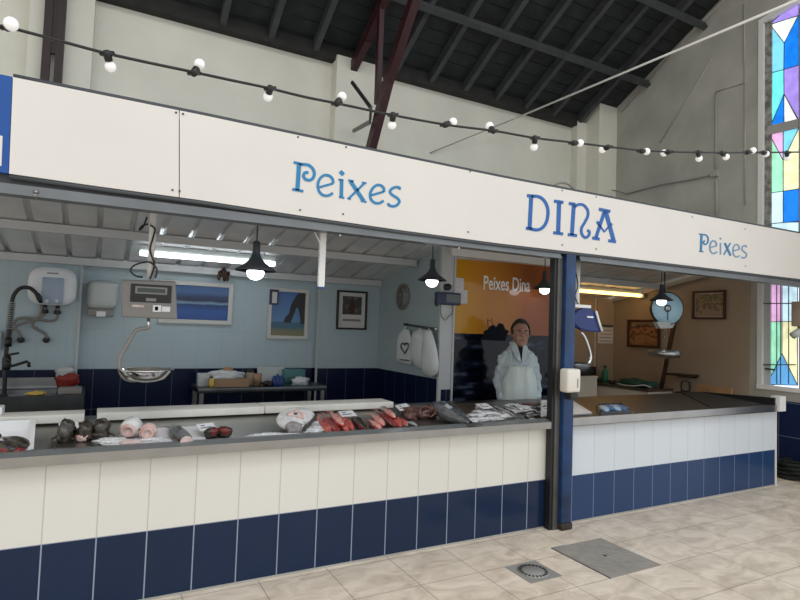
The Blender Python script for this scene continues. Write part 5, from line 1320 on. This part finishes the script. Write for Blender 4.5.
b.ball((0, -.080, 1.590), (.052, .022, .016)).ball((.037, -.066, 1.522), (.026, .026, .026)).ball((-.037, -.066, 1.522), (.026, .026, .026))
for z, r, y in ((1.567, .010, -.090), (1.552, .012, -.097), (1.538, .016, -.102)): b.ball((0, y, z), (r, r*1.25, .014))
for s in (-1, 1): b.ball((s*.013, -.096, 1.535), .010, n=6).ball((s*.081, .012, 1.555), (.011, .022, .034))
b.ball((0, -.086, 1.494), (.026, .016, .014)).ball((0, .02, 1.46), (.062, .06, .06))
b.v = [hd(v) for v in b.v]
for A in (((0, .02, 1.46), (0, .03, 1.33), .056, .064), ((0, .02, 1.28), (0, 0, .98), .12, .135), ((0, 0, 1.0), (0, 0, .88), .14, .14)): b.tube(*capsule(*A), 16)
for s in (-1, 1):
    b.tube(*capsule((s*.05, .01, 1.33), (s*.135, .01, 1.30), .05, .045), 14)
    b.tube(*capsule((s*.15, .01, 1.29), (s*.212, .03, 1.07), .042, .036), 14)
    b.tube(*capsule((s*.212, .03, 1.07), (s*.195, -.115, .86), .036, .026), 14)
    h = Vector((s*.19, -.145, .815))
    b.tube(*capsule((s*.195, -.115, .86), tuple(h), .027, .030), 12).ball(tuple(h), (.018, .030, .042))
    for i, l in enumerate((.062, .070, .066, .052)):
        f0 = h+Vector((s*.004, -.027+.018*i, -.030)); f1 = f0+Vector((-s*.006, -.008+.002*i, -l*.55)); f2 = f1+Vector((-s*.020, -.004, -l*.45))
        b.tube(*capsule(tuple(f0), tuple(f1), .0085, .008), 8).tube(*capsule(tuple(f1), tuple(f2), .008, .0065), 8)
    t0 = h+Vector((-s*.008, -.03, .005)); t1 = t0+Vector((-s*.016, -.022, -.028)); t2 = t1+Vector((-s*.008, -.006, -.024))
    b.tube(*capsule(tuple(t0), tuple(t1), .011, .009), 8).tube(*capsule(tuple(t1), tuple(t2), .009, .007), 8)
    b.tube(*capsule((s*.09, .0, .88), (s*.105, -.01, .47), .085, .058), 14).tube(*capsule((s*.105, -.01, .47), (s*.11, .02, .08), .056, .036), 14)
    b.tube(*capsule((s*.11, .02, .05), (s*.125, -.14, .035), .036, .034), 12)
remeshed(b, 'body', 'skin', pe, .0075, 2)
for s in (-1, 1):
    MB().ball(PH((s*.030, -.0815, 1.5665)), (.010, .010, .0055), n=8).build('eye', 'eye_white', pe)
    MB().ball(PH((s*.029-.002, -.0905, 1.5665)), (.0055, .0055, .0055), n=6).build('iris', 'ink', pe)
    MB().tube([PH((s*.014, -.098, 1.582)), PH((s*.032, -.094, 1.586)), PH((s*.048, -.082, 1.581))], [.005, .006, .003], 6).build('eyebrow', 'hair', pe)
MB().tube([PH((-.026, -.092, 1.492)), PH((-.012, -.101, 1.496)), PH((0, -.103, 1.495)), PH((.012, -.101, 1.496)), PH((.026, -.092, 1.492))], [.002, .005, .005, .005, .002], 6).build('mouth', 'lip', pe)
# hair
bm = bmesh.new(); bmesh.ops.create_uvsphere(bm, u_segments=40, v_segments=28, radius=1)
dele = []
for v in bm.verts:
    q = Vector((v.co.x*.0855, v.co.y*.104+.014, v.co.z*.117)); th = .052-.42*q.y if q.y < .0 else .052-1.35*q.y
    th -= .02*max(0, abs(q.x)-.05)/.03
    if q.z < th: dele.append(v)
    else: v.co = PH(q*(1+.03*_n.noise(q*60))+Vector((0, 0, 1.567)))
bmesh.ops.delete(bm, geom=dele, context='VERTS')
ho = MB().bm(bm, 0, True).build('hair', 'hair', pe); so_ = ho.modifiers.new('s', 'SOLIDIFY'); so_.thickness = .008; so_.offset = 1
for s in (-1, 1):
    MB().ball(PH((s*.0795, -.012, 1.567)), (.012, .016, .030), n=8, m=Rp).build('sideburn', 'hair', pe)
# coat
SEC = [(.56, .215, .165, .0), (.80, .205, .160, -.01), (.98, .192, .160, -.02), (1.12, .180, .150, -.012), (1.24, .172, .132, 0), (1.315, .158, .108, .012), (1.365, .122, .086, .02), (1.41, .088, .078, .022), (1.44, .074, .072, .022)]
def sec(z):
    for A, B in zip(SEC, SEC[1:]):
        if A[0] <= z <= B[0]: t = (z-A[0])/(B[0]-A[0]); return [A[i]+(B[i]-A[i])*t for i in range(1, 4)]
    return SEC[-1][1:] if z > 1 else SEC[0][1:]
c_ = MB(); vs = []; n = 32
zz = [.56+.02*i for i in range(46)]; zz = [z for z in zz if z <= 1.44]
for z in zz:
    rx, ry_, cy = sec(z)
    for i in range(n): a = 2*PI*i/n; vs.append((rx*math.cos(a), cy+ry_*math.sin(a), z))
k = len(zz)
c_.add(vs, [(r*n+i, r*n+(i+1) % n, (r+1)*n+(i+1) % n, (r+1)*n+i) for r in range(k-1) for i in range(n)]+[tuple(range(n))[::-1], tuple((k-1)*n+i for i in range(n))])
for s in (-1, 1):
    c_.tube(*capsule((s*.125, .012, 1.31), (s*.162, .012, 1.27), .058, .062), 16)
    c_.tube(*capsule((s*.162, .012, 1.27), (s*.218, .03, 1.075), .063, .057), 16)
    c_.tube(*capsule((s*.218, .03, 1.075), (s*.20, -.10, .885), .057, .047), 16)
remeshed(c_, 'coat', 'coat', pe, .010, 2, .021)
# shirt at the open neck, lapels, apron
MB().prism([PT(p) for p in ((-.040, -.062, 1.425), (.040, -.062, 1.425), (.022, -.118, 1.34), (.006, -.150, 1.26), (-.006, -.150, 1.26), (-.022, -.118, 1.34))], Rp @ Vector((0, .02, 0))).build('shirt', 'shirt', pe)
for s in (-1, 1):
    l = MB()
    l.prism([PT(p) for p in ((s*.078, -.02, 1.425), (s*.036, -.078, 1.425), (s*.014, -.135, 1.335), (s*.002, -.165, 1.25), (s*.050, -.158, 1.275), (s*.082, -.118, 1.345), (s*.098, -.045, 1.395))], Rp @ Vector((0, -.010, .004)))
    l.build('lapel', 'coat', pe, bev=.003)
    MB().tube(smooth([PT(p) for p in ((s*.095, -.150, 1.19), (s*.105, -.128, 1.27), (s*.095, -.085, 1.355), (s*.075, .03, 1.40))], 4), .005, 6).build('apron_strap', 'apron', pe)
ap_ = MB(); vs = []; zs = [.60+.0325*i for i in range(20)]
for z in zs:
    rx, ry_, cy = sec(z); w = 1.15 if z < 1.06 else (1.15-(z-1.06)*4.5 if z < 1.15 else .74-(z-1.15)*1.0)
    for i in range(25):
        a = -PI/2+(i/24-.5)*2*w; f = .020+.014*_n.noise(Vector((a*4.5, z*2.2, 2)))+.006*_n.noise(Vector((a*9, z*12, 5)))
        ca, sa = math.cos(a), math.sin(a); k_ = (abs(ca)**3+abs(sa)**3)**(1/3); vs.append(PT(((rx*.94+f)*ca/k_, cy+(ry_*.97+f+.012)*sa/k_, z)))
ap_.add(vs, [(r*25+i, r*25+i+1, (r+1)*25+i+1, (r+1)*25+i) for r in range(len(zs)-1) for i in range(24)], 0, True)
ao = ap_.build('apron', 'apron', pe); s_ = ao.modifiers.new('s', 'SOLIDIFY'); s_.thickness = .004; s_.offset = 1
tr_ = MB()
for s in (-1, 1):
    tr_.tube(*capsule((s*.09, .0, .80), (s*.105, -.01, .47), .100, .078), 14).tube(*capsule((s*.105, -.01, .47), (s*.11, .02, .12), .078, .066), 14)
remeshed(tr_, 'trousers', 'trouser', pe, .014, 3)
for s in (-1, 1):
    sh_ = MB(); sh_.tube(*capsule((s*.11, .03, .052), (s*.125, -.15, .046), .050, .044), 12); remeshed(sh_, 'shoe', 'black', pe, .012, 2)
# ------------------------------------------------------------------ light
def area(name, loc, rot, sx, sy, power, col):
    l = bpy.data.lights.new(name, 'AREA'); l.shape = 'RECTANGLE'; l.size = sx; l.size_y = sy; l.energy = power; l.color = col
    o = bpy.data.objects.new(name, l); COL.objects.link(o); o.location = loc; o.rotation_euler = rot; return o
W = bpy.data.worlds.new('world'); SC.world = W; W.use_nodes = True
N, L = W.node_tree.nodes, W.node_tree.links
bg = N['Background']
tc = N.new('ShaderNodeTexCoord'); sp = N.new('ShaderNodeSeparateXYZ'); L.new(tc.outputs['Generated'], sp.inputs[0])
cr = N.new('ShaderNodeValToRGB'); mr = N.new('ShaderNodeMapRange'); mr.inputs['From Min'].default_value = -1; mr.inputs['From Max'].default_value = 1
L.new(sp.outputs['X'], mr.inputs['Value']); L.new(mr.outputs[0], cr.inputs['Fac'])
cr.color_ramp.elements[0].color = (.66, .64, .59, 1); cr.color_ramp.elements[1].color = (.96, 1.03, 1.12, 1)
L.new(cr.outputs['Color'], bg.inputs['Color']); bg.inputs['Strength'].default_value = 1.27
area('overhead_fill', (.5, -5.0, 8.2), (0, 0, 0), 9, 2.5, 215, (1, .975, .94))  # unseen overhead area light, added to brighten the floor
vs_ = SC.view_settings
vs_.view_transform = 'Standard'; vs_.look = 'None'; vs_.exposure = 0.0; vs_.gamma = 1; vs_.use_curve_mapping = False
